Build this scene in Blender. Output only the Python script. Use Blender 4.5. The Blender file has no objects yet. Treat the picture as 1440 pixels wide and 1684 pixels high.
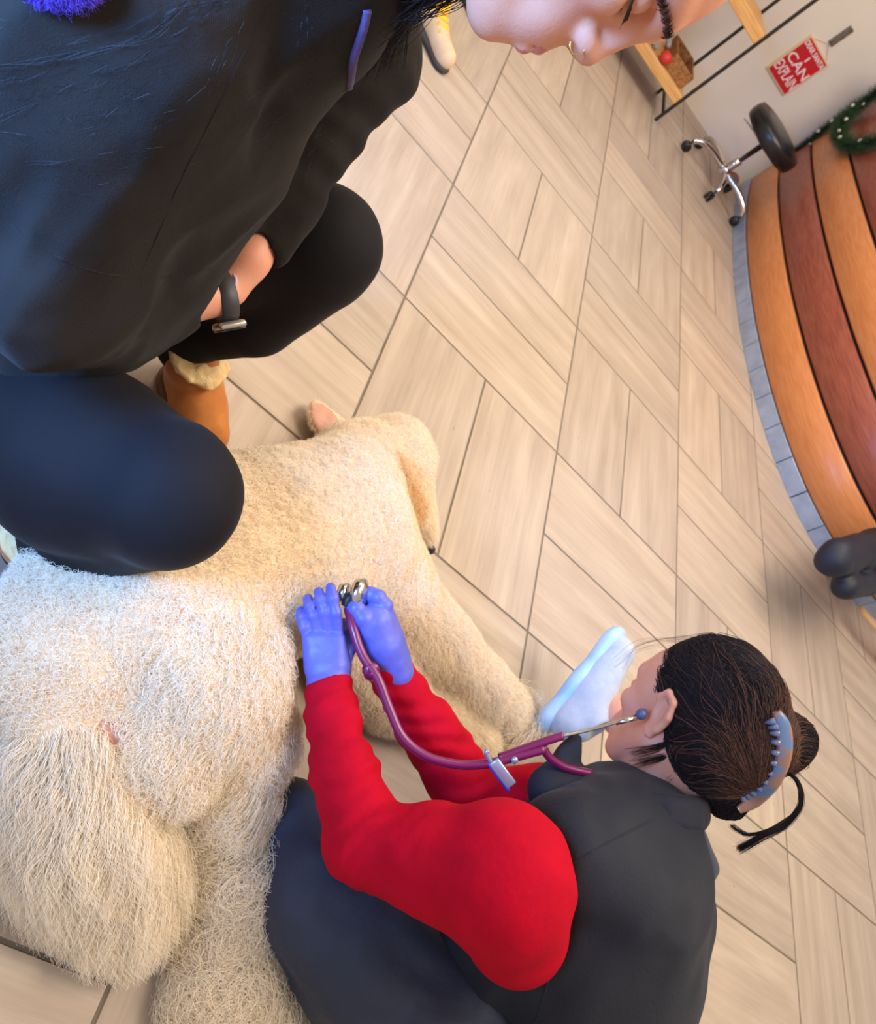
import bpy, math, random
import numpy as np
from mathutils import Vector, Matrix
rnd = random.Random(7); RN = np.random.default_rng(11)
S = bpy.context.scene
col = S.collection

# ------------------------------------------------------------------ camera, world, light, exposure
CR = np.array([[0.67554607, 0.20653189, 0.70780088], [0.59398906, -0.72117589, -0.35648608], [0.43682319, 0.66124875, -0.60986522]])
CC = np.array([-0.49890858, -2.28844262, 1.08086353]); CF = 1329.447
cd = bpy.data.cameras.new('camera'); cam = bpy.data.objects.new('camera', cd); col.objects.link(cam)
cd.sensor_fit = 'VERTICAL'; cd.sensor_height = 36; cd.lens = 36 * CF / 1684; cd.clip_start = .02; cd.clip_end = 60
M4 = Matrix.Identity(4)
for i in range(3):
    M4[i][0] = CR[0][i]; M4[i][1] = -CR[1][i]; M4[i][2] = -CR[2][i]; M4[i][3] = CC[i]
cam.matrix_world = M4; S.camera = cam
cd.dof.use_dof = True; cd.dof.focus_distance = .72; cd.dof.aperture_fstop = 13
w = bpy.data.worlds.new('world'); S.world = w; w.use_nodes = True
w.node_tree.nodes['Background'].inputs[0].default_value = (1.0, .90, .80, 1); w.node_tree.nodes['Background'].inputs[1].default_value = .55
def area(name, loc, target, size, power, color, size_y=None):
    l = bpy.data.lights.new(name, 'AREA'); l.energy = power; l.color = color; l.size = size
    if size_y: l.shape = 'RECTANGLE'; l.size_y = size_y
    o = bpy.data.objects.new(name, l); col.objects.link(o); o.location = loc
    o.rotation_euler = (Vector(target) - Vector(loc)).to_track_quat('-Z', 'Y').to_euler(); return o
area('ceiling_lamp', (1.2, .2, 2.8), (1.2, .2, 0), 1.6, 60, (1, .88, .76))
area('ceiling_lamp', (.4, -1.5, 2.8), (.2, -1.5, 0), .9, 42, (1, .84, .68))
area('ceiling_lamp', (-.9, .6, 2.8), (-.9, .6, 0), 1.0, 26, (1, .82, .62))
area('window_daylight', (-1.40, -2.45, 1.0), (-.86, -1.86, .72), .55, 14, (.14, .40, 1), .55).data.spread = math.radians(58)
area('window_daylight', (-2.4, -3.2, 1.4), (-.2, -1.9, .2), 1.2, 9, (.45, .62, 1), 1.2)
S.view_settings.view_transform = 'Standard'; S.view_settings.look = 'None'; S.view_settings.gamma = 1; S.view_settings.exposure = .12
S.view_settings.use_curve_mapping = False

# ------------------------------------------------------------------ helpers
def Q(x, y, d):                       # a point of the room: seen at x, y from the camera, d metres away
    return CC + d * (CR.T @ np.array([(x - 720) / CF, (y - 842) / CF, 1.]))
def W(x, y, z):                       # the same, at height z above the floor
    r = CR.T @ np.array([(x - 720) / CF, (y - 842) / CF, 1.]); return CC + (z - CC[2]) / r[2] * r
def A(*p): return np.array(p, float)
def lin(c):
    if max(c) > 1.01: c = [v / 255 for v in c]
    return tuple([v / 12.92 if v <= .04045 else ((v + .055) / 1.055) ** 2.4 for v in c[:3]] + [1])

def mat(name, c, rough=.6, c2=None, nscale=8, bump=0, bscale=60, metallic=0, sheen=0, spec=.5, stretch=None, coord='Object', emis=0, sss=0, det=4, lo=.35, hi=.65, trans=0):
    m = bpy.data.materials.new(name); m.use_nodes = True; nt = m.node_tree; b = nt.nodes['Principled BSDF']
    b.inputs['Base Color'].default_value = lin(c); b.inputs['Roughness'].default_value = rough; b.inputs['Metallic'].default_value = metallic
    b.inputs['Specular IOR Level'].default_value = spec
    if sheen: b.inputs['Sheen Weight'].default_value = sheen; b.inputs['Sheen Roughness'].default_value = .4
    if sss: b.inputs['Subsurface Weight'].default_value = sss; b.inputs['Subsurface Radius'].default_value = (.012, .005, .003); b.inputs['Subsurface Scale'].default_value = 1
    if emis: b.inputs['Emission Color'].default_value = lin(c); b.inputs['Emission Strength'].default_value = emis
    if trans: b.inputs['Transmission Weight'].default_value = trans
    tc = nt.nodes.new('ShaderNodeTexCoord'); mp = nt.nodes.new('ShaderNodeMapping'); nt.links.new(tc.outputs[coord], mp.inputs[0])
    if stretch: mp.inputs['Scale'].default_value = stretch
    if c2:
        n = nt.nodes.new('ShaderNodeTexNoise'); n.inputs['Scale'].default_value = nscale; n.inputs['Detail'].default_value = det; nt.links.new(mp.outputs[0], n.inputs['Vector'])
        r = nt.nodes.new('ShaderNodeValToRGB'); r.color_ramp.elements[0].position = lo; r.color_ramp.elements[1].position = hi
        r.color_ramp.elements[0].color = lin(c); r.color_ramp.elements[1].color = lin(c2)
        nt.links.new(n.outputs['Fac'], r.inputs[0]); nt.links.new(r.outputs[0], b.inputs['Base Color'])
    if bump:
        n2 = nt.nodes.new('ShaderNodeTexNoise'); n2.inputs['Scale'].default_value = bscale; n2.inputs['Detail'].default_value = 3; nt.links.new(mp.outputs[0], n2.inputs['Vector'])
        bp = nt.nodes.new('ShaderNodeBump'); bp.inputs['Strength'].default_value = 1; bp.inputs['Distance'].default_value = bump
        nt.links.new(n2.outputs['Fac'], bp.inputs['Height']); nt.links.new(bp.outputs[0], b.inputs['Normal'])
    return m

def tag(o, label=None, cat=None, group=None, kind=None):
    if label: o['label'] = label
    if cat: o['category'] = cat
    if group: o['group'] = group
    if kind: o['kind'] = kind
    return o
def empty(name, loc, label=None, cat=None, group=None):
    o = bpy.data.objects.new(name, None); o.empty_display_size = .05; o.location = tuple(loc); col.objects.link(o); bpy.context.view_layer.update()
    return tag(o, label, cat, group)
def mesh(name, V, F, m, parent=None, smooth=True):
    V = np.asarray(V, float); loc = V.min(0) * .5 + V.max(0) * .5; loc[2] = V[:, 2].min()
    if parent is not None: off = np.array(parent.matrix_world.translation)
    me = bpy.data.meshes.new(name)
    if isinstance(F, np.ndarray) and F.ndim == 2:
        n = len(F); k = F.shape[1]; me.vertices.add(len(V)); me.vertices.foreach_set('co', (V - loc).astype(np.float32).ravel())
        me.loops.add(n * k); me.loops.foreach_set('vertex_index', F.astype(np.int32).ravel()); me.polygons.add(n)
        me.polygons.foreach_set('loop_start', np.arange(0, n * k, k, dtype=np.int32)); me.polygons.foreach_set('loop_total', np.full(n, k, np.int32)); me.update(calc_edges=True); me.validate()
    else:
        me.from_pydata([tuple(v) for v in (V - loc)], [], [list(f) for f in F]); me.update()
    if smooth: me.polygons.foreach_set('use_smooth', [True] * len(me.polygons))
    for q in (m if isinstance(m, (list, tuple)) else [m]): me.materials.append(q)
    o = bpy.data.objects.new(name, me); col.objects.link(o)
    o.location = tuple(loc)
    if parent is not None: o.parent = parent; o.location = tuple(loc - off)
    bpy.context.view_layer.update()
    return o

def rbox(c, size, r=.01, rot=None, seg=2):      # box with rounded edges: (V, F)
    import bmesh
    bm = bmesh.new(); bmesh.ops.create_cube(bm, size=1)
    for v in bm.verts: v.co = Vector((v.co.x * size[0], v.co.y * size[1], v.co.z * size[2]))
    if r > 0: bmesh.ops.bevel(bm, geom=list(bm.edges), offset=min(r, min(size) * .49), segments=seg, profile=.5, affect='EDGES')
    V = np.array([v.co[:] for v in bm.verts]); bm.verts.index_update(); F = [[v.index for v in f.verts] for f in bm.faces]; bm.free()
    if rot is not None: V = V @ np.array(rot).T
    return V + np.array(c), F
def join(parts):
    V = []; F = []; k = 0
    for v, f in parts:
        V.append(np.asarray(v, float)); F += [[i + k for i in q] for q in f]; k += len(v)
    return np.concatenate(V), F
def catmull(P, n=10):
    P = [np.asarray(p, float) for p in P]; P = [2 * P[0] - P[1]] + P + [2 * P[-1] - P[-2]]; out = []
    for i in range(1, len(P) - 2):
        for t in np.arange(n) / n:
            a, b, c, d = P[i - 1], P[i], P[i + 1], P[i + 2]
            out.append(.5 * (2 * b + (c - a) * t + (2 * a - 5 * b + 4 * c - d) * t * t + (3 * b - a - 3 * c + d) * t ** 3))
    out.append(P[-2]); return np.array(out)
def tube(P, r, n=12, cap=True):               # P: points, r: radius or list
    P = np.asarray(P, float); m = len(P); r = np.full(m, r) if np.isscalar(r) else np.asarray(r, float)
    T = np.gradient(P, axis=0); T /= np.linalg.norm(T, axis=1)[:, None] + 1e-12
    u = np.cross(T[0], [0, 0, 1.]); u = u if np.linalg.norm(u) > 1e-3 else np.array([1., 0, 0]); V = []
    for i in range(m):
        u = u - T[i] * (u @ T[i]); u /= np.linalg.norm(u) + 1e-12; v = np.cross(T[i], u)
        for k in range(n):
            a = 2 * math.pi * k / n; V.append(P[i] + r[i] * (math.cos(a) * u + math.sin(a) * v))
    F = [[i * n + k, i * n + (k + 1) % n, (i + 1) * n + (k + 1) % n, (i + 1) * n + k] for i in range(m - 1) for k in range(n)]
    if cap: F += [list(range(n))[::-1], [(m - 1) * n + k for k in range(n)]]
    return np.array(V), F
def lathe(prof, c, n=28, axis=(0, 0, 1)):
    ax = np.array(axis, float); ax /= np.linalg.norm(ax); u = np.cross(ax, [.3, .9, .2]); u /= np.linalg.norm(u); v = np.cross(ax, u); V = []
    for r, z in prof:
        for k in range(n):
            a = 2 * math.pi * k / n; V.append(np.array(c) + ax * z + max(r, 1e-5) * (math.cos(a) * u + math.sin(a) * v))
    m = len(prof)
    F = [[i * n + k, i * n + (k + 1) % n, (i + 1) * n + (k + 1) % n, (i + 1) * n + k] for i in range(m - 1) for k in range(n)] + [list(range(n))[::-1], [(m - 1) * n + k for k in range(n)]]
    return np.array(V), F

# value noise
def vn(P, s, seed=0):
    p = P * s + seed * 17.31; i = np.floor(p).astype(np.int64); f = (p - i); f = f * f * (3 - 2 * f); out = 0
    for dx in (0, 1):
        for dy in (0, 1):
            for dz in (0, 1):
                h = (i[:, 0] + dx) * 374761393 + (i[:, 1] + dy) * 668265263 + (i[:, 2] + dz) * 2147483647 + seed * 974711
                h = (h ^ (h >> 13)) * 1274126177; h = (h ^ (h >> 16)) & 0xffff
                out = out + (h / 32767.5 - 1) * (f[:, 0] if dx else 1 - f[:, 0]) * (f[:, 1] if dy else 1 - f[:, 1]) * (f[:, 2] if dz else 1 - f[:, 2])
    return out

# organic solids from smoothly merged rounded cones and ellipsoids, skinned by surface nets
class Solid:
    def __init__(s): s.p = []; s.disp = None
    def cone(s, a, b, ra, rb, k=.02, id=0, op=1, sq=None):     # sq: (axis, factor) flattening
        s.p.append(('c', np.array(a, float), np.array(b, float), ra, rb, k, id, op, sq)); return s
    def chain(s, pts, k=.02, id=0, sq=None):                       # pts: (point, radius)
        for (a, ra), (b, rb) in zip(pts, pts[1:]): s.cone(a, b, ra, rb, k, id, 1, sq)
        return s
    def ell(s, c, r, k=.02, id=0, op=1, rot=None):
        s.p.append(('e', np.array(c, float), np.array(r, float), None if rot is None else np.array(rot, float), None, k, id, op, None)); return s
    def d1(s, q, P):
        if q[0] == 'c':
            a, b, ra, rb, sq = q[1], q[2], q[3], q[4], q[8]
            if sq is not None:
                ax = np.array(sq[0], float); ax /= np.linalg.norm(ax); f = sq[1]; m = (a + b) / 2
                def fl(X): return X + np.outer((X - m) @ ax, ax) * (1 / f - 1) if X.ndim == 2 else X + ((X - m) @ ax) * ax * (1 / f - 1)
                P = fl(P); a = fl(a); b = fl(b)
            ba = b - a; L2 = ba @ ba + 1e-12; t = np.clip(((P - a) @ ba) / L2, 0, 1)
            d = np.linalg.norm(P - a - t[:, None] * ba, axis=1) - (ra + (rb - ra) * t)
            return d * (sq[1] if sq is not None and sq[1] < 1 else 1)
        X = P - q[1]
        if q[3] is not None: X = X @ q[3]      # columns of rot are the axes
        r = q[2]; k0 = np.linalg.norm(X / r, axis=1); k1 = np.linalg.norm(X / r ** 2, axis=1) + 1e-9
        return np.where(k0 < 1e-3, -r.min(), k0 * (k0 - 1) / k1)
    def f(s, P, prims=None):
        d = None
        for q in (s.p if prims is None else prims):
            e = s.d1(q, P); k = q[5]
            if d is None: d = e; continue
            if q[7] == 1: h = np.clip(.5 + .5 * (e - d) / k, 0, 1); d = e * (1 - h) + d * h - k * h * (1 - h)
            else: h = np.clip(.5 - .5 * (-e - d) / k, 0, 1); d = -e * (1 - h) + d * h + k * h * (1 - h)
        if s.disp is not None: d = d + s.disp(P)
        return d
    def ids(s, P):
        best = None; bi = None
        for q in s.p:
            if q[7] != 1: continue
            e = s.d1(q, P)
            if best is None: best = e.copy(); bi = np.full(len(P), q[6])
            else: m = e < best; best[m] = e[m]; bi[m] = q[6]
        return bi
    def skin(s, h, n=16):
        lo = []; hi = []
        for q in s.p:
            if q[7] != 1: continue
            if q[0] == 'c':
                r = max(q[3], q[4]); lo.append(np.minimum(q[1], q[2]) - r); hi.append(np.maximum(q[1], q[2]) + r)
            else: r = q[2].max(); lo.append(q[1] - r); hi.append(q[1] + r)
        lo = np.min(lo, 0) - .03; hi = np.max(hi, 0) + .03
        nb = np.ceil((hi - lo) / h / n).astype(int) + 1; rad = (n + 2) * h * .87
        g = np.arange(n + 2); G = np.stack(np.meshgrid(g, g, g, indexing='ij'), -1).reshape(-1, 3)
        B = np.stack(np.meshgrid(*[np.arange(k) for k in nb], indexing='ij'), -1).reshape(-1, 3)
        cen = lo + (B * n + (n + 1) / 2) * h
        D = np.array([s.d1(q, cen) for q in s.p]); pos = np.array([q[7] == 1 for q in s.p]); mn = D[pos].min(0); kk = max(q[5] for q in s.p)
        act = np.where(mn < rad + kk + .02)[0]
        N = (nb * n + 4).astype(np.int64); key = lambda c: (c[..., 0] * N[1] + c[..., 1]) * N[2] + c[..., 2]
        VK = []; VP = []; FK = []
        C8 = np.array([[i, j, k] for i in (0, 1) for j in (0, 1) for k in (0, 1)])
        for bi in act:
            keep = D[:, bi] < max(mn[bi], -rad) + 2 * rad + kk * 2
            pr = [q for q, kf in zip(s.p, keep) if kf]
            if not pr or pr[0][7] != 1: pr = s.p
            P = lo + (B[bi] * n + G) * h; F = s.f(P, pr).reshape(n + 2, n + 2, n + 2)
            if F.min() > 0 or F.max() < 0: continue
            m = n + 1; cnt = np.zeros((m, m, m)); sm = np.zeros((m, m, m, 3)); idx = np.stack(np.meshgrid(np.arange(m), np.arange(m), np.arange(m), indexing='ij'), -1).astype(float)
            for a in range(8):
                for b in range(a + 1, 8):
                    if np.abs(C8[a] - C8[b]).sum() != 1: continue
                    fa = F[C8[a][0]:C8[a][0] + m, C8[a][1]:C8[a][1] + m, C8[a][2]:C8[a][2] + m]; fb = F[C8[b][0]:C8[b][0] + m, C8[b][1]:C8[b][1] + m, C8[b][2]:C8[b][2] + m]
                    x = (fa < 0) != (fb < 0)
                    if not x.any(): continue
                    t = np.where(x, fa / (fa - fb + (fa == fb)), 0)
                    sm[x] += C8[a] + t[x][:, None] * (C8[b] - C8[a]); cnt[x] += 1
            ok = cnt > 0; pos3 = idx[ok] + sm[ok] / cnt[ok][:, None]
            ci = idx[ok].astype(np.int64) + B[bi] * n
            VK.append(key(ci)); VP.append(lo + (B[bi] * n + pos3) * h)
            for ax in range(3):
                b_, c_ = (ax + 1) % 3, (ax + 2) % 3
                sl = [slice(1, n + 1)] * 3; sl2 = list(sl); sl2[ax] = slice(2, n + 2)
                f0 = F[tuple(sl)] < 0; f1 = F[tuple(sl2)] < 0
                for fl in (0, 1):
                    e = np.argwhere((f0 & ~f1) if fl == 0 else (~f0 & f1)) + 1 + B[bi] * n
                    if not len(e): continue
                    eb = np.zeros(3, int); eb[b_] = 1; ec = np.zeros(3, int); ec[c_] = 1
                    q = [e, e - eb, e - eb - ec, e - ec]
                    if fl == 1: q = q[::-1]
                    FK.append(np.stack([key(x) for x in q], 1))
        VK = np.concatenate(VK); VP = np.concatenate(VP); FK = np.concatenate(FK)
        uk, fi = np.unique(VK, return_index=True); V = VP[fi]; F = np.searchsorted(uk, FK)
        return V, F
def relax(V, F, it=2, lam=.5):
    E = np.concatenate([F[:, [0, 1]], F[:, [1, 2]], F[:, [2, 3]], F[:, [3, 0]]]); n = len(V)
    for _ in range(it):
        s = np.zeros_like(V); c = np.zeros(n)
        for k in range(3): s[:, k] = np.bincount(E[:, 0], V[E[:, 1], k], n) + np.bincount(E[:, 1], V[E[:, 0], k], n)
        c = np.bincount(E[:, 0], minlength=n) + np.bincount(E[:, 1], minlength=n)
        V = V + lam * (s / np.maximum(c, 1)[:, None] - V)
    return V
def build(name, sol, h, m, parent=None, it=2, floor=None):
    V, F = sol.skin(h); V = relax(V, F, it)
    if floor is not None: V[:, 2] = np.maximum(V[:, 2], floor)
    o = mesh(name, V, F, m, parent); return o, V, F
def vnormals(V, F):
    n = np.cross(V[F[:, 2]] - V[F[:, 0]], V[F[:, 3]] - V[F[:, 1]]); N = np.zeros_like(V)
    for k in range(4):
        for a in range(3): N[:, a] += np.bincount(F[:, k], n[:, a], len(V))
    return N / (np.linalg.norm(N, axis=1)[:, None] + 1e-12)
def sample(V, F, n, wt=None):
    a = np.linalg.norm(np.cross(V[F[:, 2]] - V[F[:, 0]], V[F[:, 3]] - V[F[:, 1]]), axis=1)
    if wt is not None: a = a * wt[F[:, 0]]
    i = RN.choice(len(F), n, p=a / a.sum()); u, v = RN.random(n), RN.random(n)
    wq = [(1 - u) * (1 - v), u * (1 - v), u * v, (1 - u) * v]
    return sum(V[F[i, k]] * wq[k][:, None] for k in range(4)), F[i, 0]
def strands(name, P, rad, m, parent=None, taper=.25):       # P: (n, k, 3) strands in world space; rad scalar or (n,)
    n, k, _ = P.shape; off = np.array(parent.matrix_world.translation) if parent is not None else np.zeros(3)
    loc = P.reshape(-1, 3).mean(0)
    hc = bpy.data.hair_curves.new(name); hc.add_curves([k] * n)
    hc.attributes['position'].data.foreach_set('vector', (P - loc).astype(np.float32).ravel()) if 'position' in hc.attributes else hc.position_data.foreach_set('vector', (P - loc).astype(np.float32).ravel())
    r = np.ones((n, k)) * (np.asarray(rad).reshape(-1, 1)) * np.linspace(1, taper, k)[None]
    at = hc.attributes.get('radius') or hc.attributes.new('radius', 'FLOAT', 'POINT'); at.data.foreach_set('value', r.astype(np.float32).ravel())
    hc.materials.append(m); o = bpy.data.objects.new(name, hc); col.objects.link(o)
    if parent is not None: o.parent = parent; o.location = tuple(loc - off)
    else: o.location = tuple(loc)
    return o
def unit(v): v = np.asarray(v, float); return v / (np.linalg.norm(v, axis=-1, keepdims=True) + 1e-12)
# ------------------------------------------------------------------ floor
CELL = .61
def make_floor():
    V = []; F = []; uv = []; tone = []; g = .0018; dz = .002
    for a in range(-5, 12):
        for b in range(-9, 9):
            for hlf in (0, 1):
                if (a + b) % 2 == 0: r = (a, a + 1, b + .5 * hlf, b + .5 * hlf + .5); al = 0
                else: r = (a + .5 * hlf, a + .5 * hlf + .5, b, b + 1); al = 1
                x0, x1, y0, y1 = r[0] * CELL + g, r[1] * CELL - g, -r[3] * CELL + g, -r[2] * CELL - g
                if y0 > 3.3: continue
                k = len(V); e = .0015; ou, ov = rnd.random() * 30, rnd.random() * 30; t = rnd.random()
                pts = [(x0, y0, -dz), (x1, y0, -dz), (x1, y1, -dz), (x0, y1, -dz), (x0 + e, y0 + e, 0), (x1 - e, y0 + e, 0), (x1 - e, y1 - e, 0), (x0 + e, y1 - e, 0)]
                V += pts
                for f in ([4, 5, 6, 7], [0, 1, 5, 4], [1, 2, 6, 5], [2, 3, 7, 6], [3, 0, 4, 7]):
                    F.append([k + i for i in f])
                    for i in f:
                        p = pts[i]; uv.append(((p[0] if al == 0 else p[1]) + ou, (p[1] if al == 0 else p[0]) + ov)); tone.append(t)
    k = len(V); V += [(-5 * CELL, -9 * CELL, -dz), (12 * CELL, -9 * CELL, -dz), (12 * CELL, 3.6, -dz), (-5 * CELL, 3.6, -dz)]; nt_ = len(F)
    F.append([k, k + 1, k + 2, k + 3]); uv += [(0, 0)] * 4; tone += [0] * 4
    me = bpy.data.meshes.new('floor'); me.from_pydata(V, [], F)
    u = me.uv_layers.new(name='grain'); u.data.foreach_set('uv', np.array(uv, np.float32).ravel())
    t = me.attributes.new('tone', 'FLOAT', 'CORNER'); t.data.foreach_set('value', np.array(tone, np.float32))
    m = bpy.data.materials.new('travertine_tile'); m.use_nodes = True; N = m.node_tree; b = N.nodes['Principled BSDF']
    L = N.links.new
    uvn = N.nodes.new('ShaderNodeUVMap'); uvn.uv_map = 'grain'
    def nz(sx, sy, sc, det, dist=0):
        mp = N.nodes.new('ShaderNodeMapping'); mp.inputs['Scale'].default_value = (sx, sy, 1); L(uvn.outputs[0], mp.inputs[0])
        n = N.nodes.new('ShaderNodeTexNoise'); n.inputs['Scale'].default_value = sc; n.inputs['Detail'].default_value = det; n.inputs['Distortion'].default_value = dist; L(mp.outputs[0], n.inputs['Vector']); return n.outputs['Fac']
    def ramp(f, p0, c0, p1, c1):
        r = N.nodes.new('ShaderNodeValToRGB'); r.color_ramp.elements[0].position = p0; r.color_ramp.elements[1].position = p1; r.color_ramp.elements[0].color = c0; r.color_ramp.elements[1].color = c1; L(f, r.inputs[0]); return r.outputs[0]
    def mix(f, a, c, typ='MIX'):
        q = N.nodes.new('ShaderNodeMix'); q.data_type = 'RGBA'; q.blend_type = typ
        if isinstance(f, (int, float)): q.inputs['Factor'].default_value = f
        else: L(f, q.inputs['Factor'])
        for s_, v in (('A', a), ('B', c)):
            i = [x for x in q.inputs if x.name == s_ and x.type == 'RGBA'][0]
            if isinstance(v, tuple): i.default_value = v
            else: L(v, i)
        return [x for x in q.outputs if x.type == 'RGBA'][0]
    base = ramp(nz(1.5, 16, 1.2, 6, .3), .32, lin((182, 164, 146)), .72, lin((204, 187, 168)))
    fine = ramp(nz(6, 110, 1.0, 5), .35, (.80, .79, .78, 1), .6, (1, 1, 1, 1))
    c = mix(.42, base, fine, 'MULTIPLY')
    blot = ramp(nz(3, 5, 1.6, 3), .35, (.88, .87, .86, 1), .65, (1.0, 1.0, 1.0, 1))
    c = mix(.6, c, blot, 'MULTIPLY')
    pores = ramp(nz(26, 110, 1.0, 3, .4), .70, (0, 0, 0, 1), .74, (1, 1, 1, 1))
    msk = ramp(nz(4, 7, 1, 2), .5, (0, 0, 0, 1), .62, (.7, .7, .7, 1))
    pm = mix(1.0, pores, msk, 'MULTIPLY')
    c = mix(pm, c, lin((110, 88, 66)))
    at = N.nodes.new('ShaderNodeAttribute'); at.attribute_name = 'tone'
    tn = ramp(at.outputs['Fac'], 0, (.90, .90, .91, 1), 1, (1.06, 1.04, 1.02, 1)); c = mix(1.0, c, tn, 'MULTIPLY')
    L(c, b.inputs['Base Color']); b.inputs['Roughness'].default_value = .42; b.inputs['Specular IOR Level'].default_value = .35
    bp = N.nodes.new('ShaderNodeBump'); bp.inputs['Distance'].default_value = .0006; L(fine, bp.inputs['Height']); L(bp.outputs[0], b.inputs['Normal'])
    me.materials.append(m); me.materials.append(mat('grout', (112, 101, 86), .9, c2=(134, 120, 103), nscale=9))
    me.polygons[nt_].material_index = 1
    # the sunken edge faces are grout too
    for i in range(nt_):
        if i % 5: me.polygons[i].material_index = 1
    o = bpy.data.objects.new('floor', me); col.objects.link(o); tag(o, kind='structure')
make_floor()
plaster = mat('plaster', (236, 226, 212), .8, c2=(232, 221, 206), nscale=2, bump=.0006, bscale=120)
V, F = rbox((2.0, 3.32, 1.35), (8.6, .1, 2.74), 0); tag(mesh('wall_back', V, F, plaster, smooth=False), kind='structure')

# ------------------------------------------------------------------ reception desk
wood_o = mat('orange_beech', (214, 140, 84), .38, c2=(200, 122, 68), nscale=5, stretch=(2, 2, 26), bump=.0003, bscale=20)
wood_r = mat('red_mahogany', (160, 86, 64), .36, c2=(136, 66, 50), nscale=5, stretch=(2, 2, 26), bump=.0003, bscale=20)
black_gap = mat('black_backing', (26, 20, 20), .7)
kick_m = mat('grey_kick_tile', (158, 172, 194), .30, c2=(140, 152, 174), nscale=14)
counter_m = mat('stone_counter', (90, 84, 80), .3, c2=(120, 112, 104), nscale=30)
path = catmull([(1.925, 3.215), (1.84, 2.82), (1.775, 2.35), (1.755, 1.95), (1.76, 1.62), (1.79, 1.33), (1.87, .98), (2.01, .68), (2.22, .46), (2.52, .36), (2.95, .34), (3.4, .36)], 8)
path = np.array([[p[0], p[1]] for p in path])
def offs(P, d):
    t = np.gradient(P, axis=0); t /= np.linalg.norm(t, axis=1)[:, None]; return P + d * np.stack([t[:, 1], -t[:, 0]], 1)   # d > 0: towards the room's left of travel
def wall_strip(P, d0, d1, z0, z1, bev=.004):
    prof = [(d0, z0 + bev), (d0, z1 - bev), (d0 - bev * np.sign(d0 - d1), z1), (d1, z1), (d1, z0), (d0 - bev * np.sign(d0 - d1), z0)]
    rows = [np.column_stack([offs(P, d), np.full(len(P), z)]) for d, z in prof]; k = len(rows); n = len(P)
    V = np.concatenate(rows); F = [[j * n + i, j * n + i + 1, ((j + 1) % k) * n + i + 1, ((j + 1) % k) * n + i] for j in range(k) for i in range(n - 1)]
    F += [[j * n for j in range(k)], [j * n + n - 1 for j in range(k)][::-1]]
    return V, F
desk = empty('reception_desk', (2.3, 1.6, 0), 'curved reception desk clad in alternating orange and dark red wooden boards', 'reception desk')
V, F = wall_strip(path, -.012, -.4, .0, .97); o = mesh('backing_panel', V, F, black_gap, desk, False)
# kick tiles, each a block with a thin joint
seg = np.concatenate([[0], np.cumsum(np.linalg.norm(np.diff(path, axis=0), axis=1))])
kt = []
for s0 in np.arange(0, seg[-1] - .16, .165):
    P = np.array([[np.interp(s, seg, path[:, 0]), np.interp(s, seg, path[:, 1])] for s in np.linspace(s0 + .002, s0 + .163, 4)])
    kt.append(wall_strip(P, .022, -.03, 0.0, .078, .002))
V, F = join(kt); mesh('kick_tile_strip', V, F, kick_m, desk, False)
for (z0, z1, mm) in [(.082, .268, wood_o), (.282, .468, wood_r), (.482, .668, wood_o), (.682, .868, wood_r)]:
    V, F = wall_strip(path, .016, -.012, z0, z1, .006); o = mesh('board', V, F, mm, desk)
    for p in o.data.polygons: p.use_smooth = abs(p.normal.z) < .2
    o['label'] = ('orange' if mm is wood_o else 'dark red') + ' wooden board'
V, F = wall_strip(path, .05, -.52, .97, 1.01, .008); mesh('counter_top', V, F, counter_m, desk, False)

# ------------------------------------------------------------------ garland
gm = mat('pine_green', (34, 66, 40), .7, c2=(58, 92, 52), nscale=90); berry = mat('white_bulb', (225, 220, 200), .3); wire = mat('green_wire', (30, 46, 30), .7)
garl = empty('garland', (1.9, 3.1, .3), 'green pine garland with white bulbs hanging down the wall end of the desk', 'garland')
gp = catmull([(1.905, 3.20, .30), (1.90, 3.2, .42), (1.87, 3.16, .56), (1.84, 3.10, .68), (1.80, 3.02, .80), (1.77, 2.97, .93), (1.76, 2.95, 1.02)], 12)
loop = catmull([(1.80, 3.02, .80), (1.74, 2.84, .72), (1.735, 2.74, .67), (1.74, 2.66, .66), (1.73, 2.50, .69), (1.72, 2.36, .78), (1.72, 2.3, .9), (1.73, 2.28, 1.02)], 12)
V, F = join([tube(gp, .006, 6), tube(loop, .006, 6)]); mesh('stem', V, F, wire, garl)
nv = []; nf = []
def needle(p, d, L, wd):
    s = unit(np.cross(d, RN.normal(size=3))) * wd; k = len(nv); nv.extend([p - s, p + s, p + d * L]); nf.append([k, k + 1, k + 2])
for P, r0, r1, cnt in ((gp, .024, .062, 6000), (loop, .055, .055, 6500)):
    T = np.gradient(P, axis=0); T = unit(T)
    for _ in range(cnt):
        f = RN.random() * (len(P) - 1.01); i = int(f); p = P[i] + (P[i + 1] - P[i]) * (f - i); rr = r0 + (r1 - r0) * f / len(P)
        d = unit(unit(RN.normal(size=3)) + T[i] * .7); needle(p, d, rr * (1.0 + .5 * RN.random()), .0013)
mesh('needles', nv, nf, gm, garl, False)
for P, k in ((gp, 8), (loop, 7)):
    for i in range(k):
        p = P[int((i + .5) / k * (len(P) - 1))] + unit(A(-1, -1, 0) + RN.normal(size=3) * .6) * .035
        V, F = lathe([(.003, -.006), (.008, 0), (.0095, .006), (.008, .012), (.003, .017)], p, 10); mesh('bulb', V, F, berry, garl)

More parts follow.
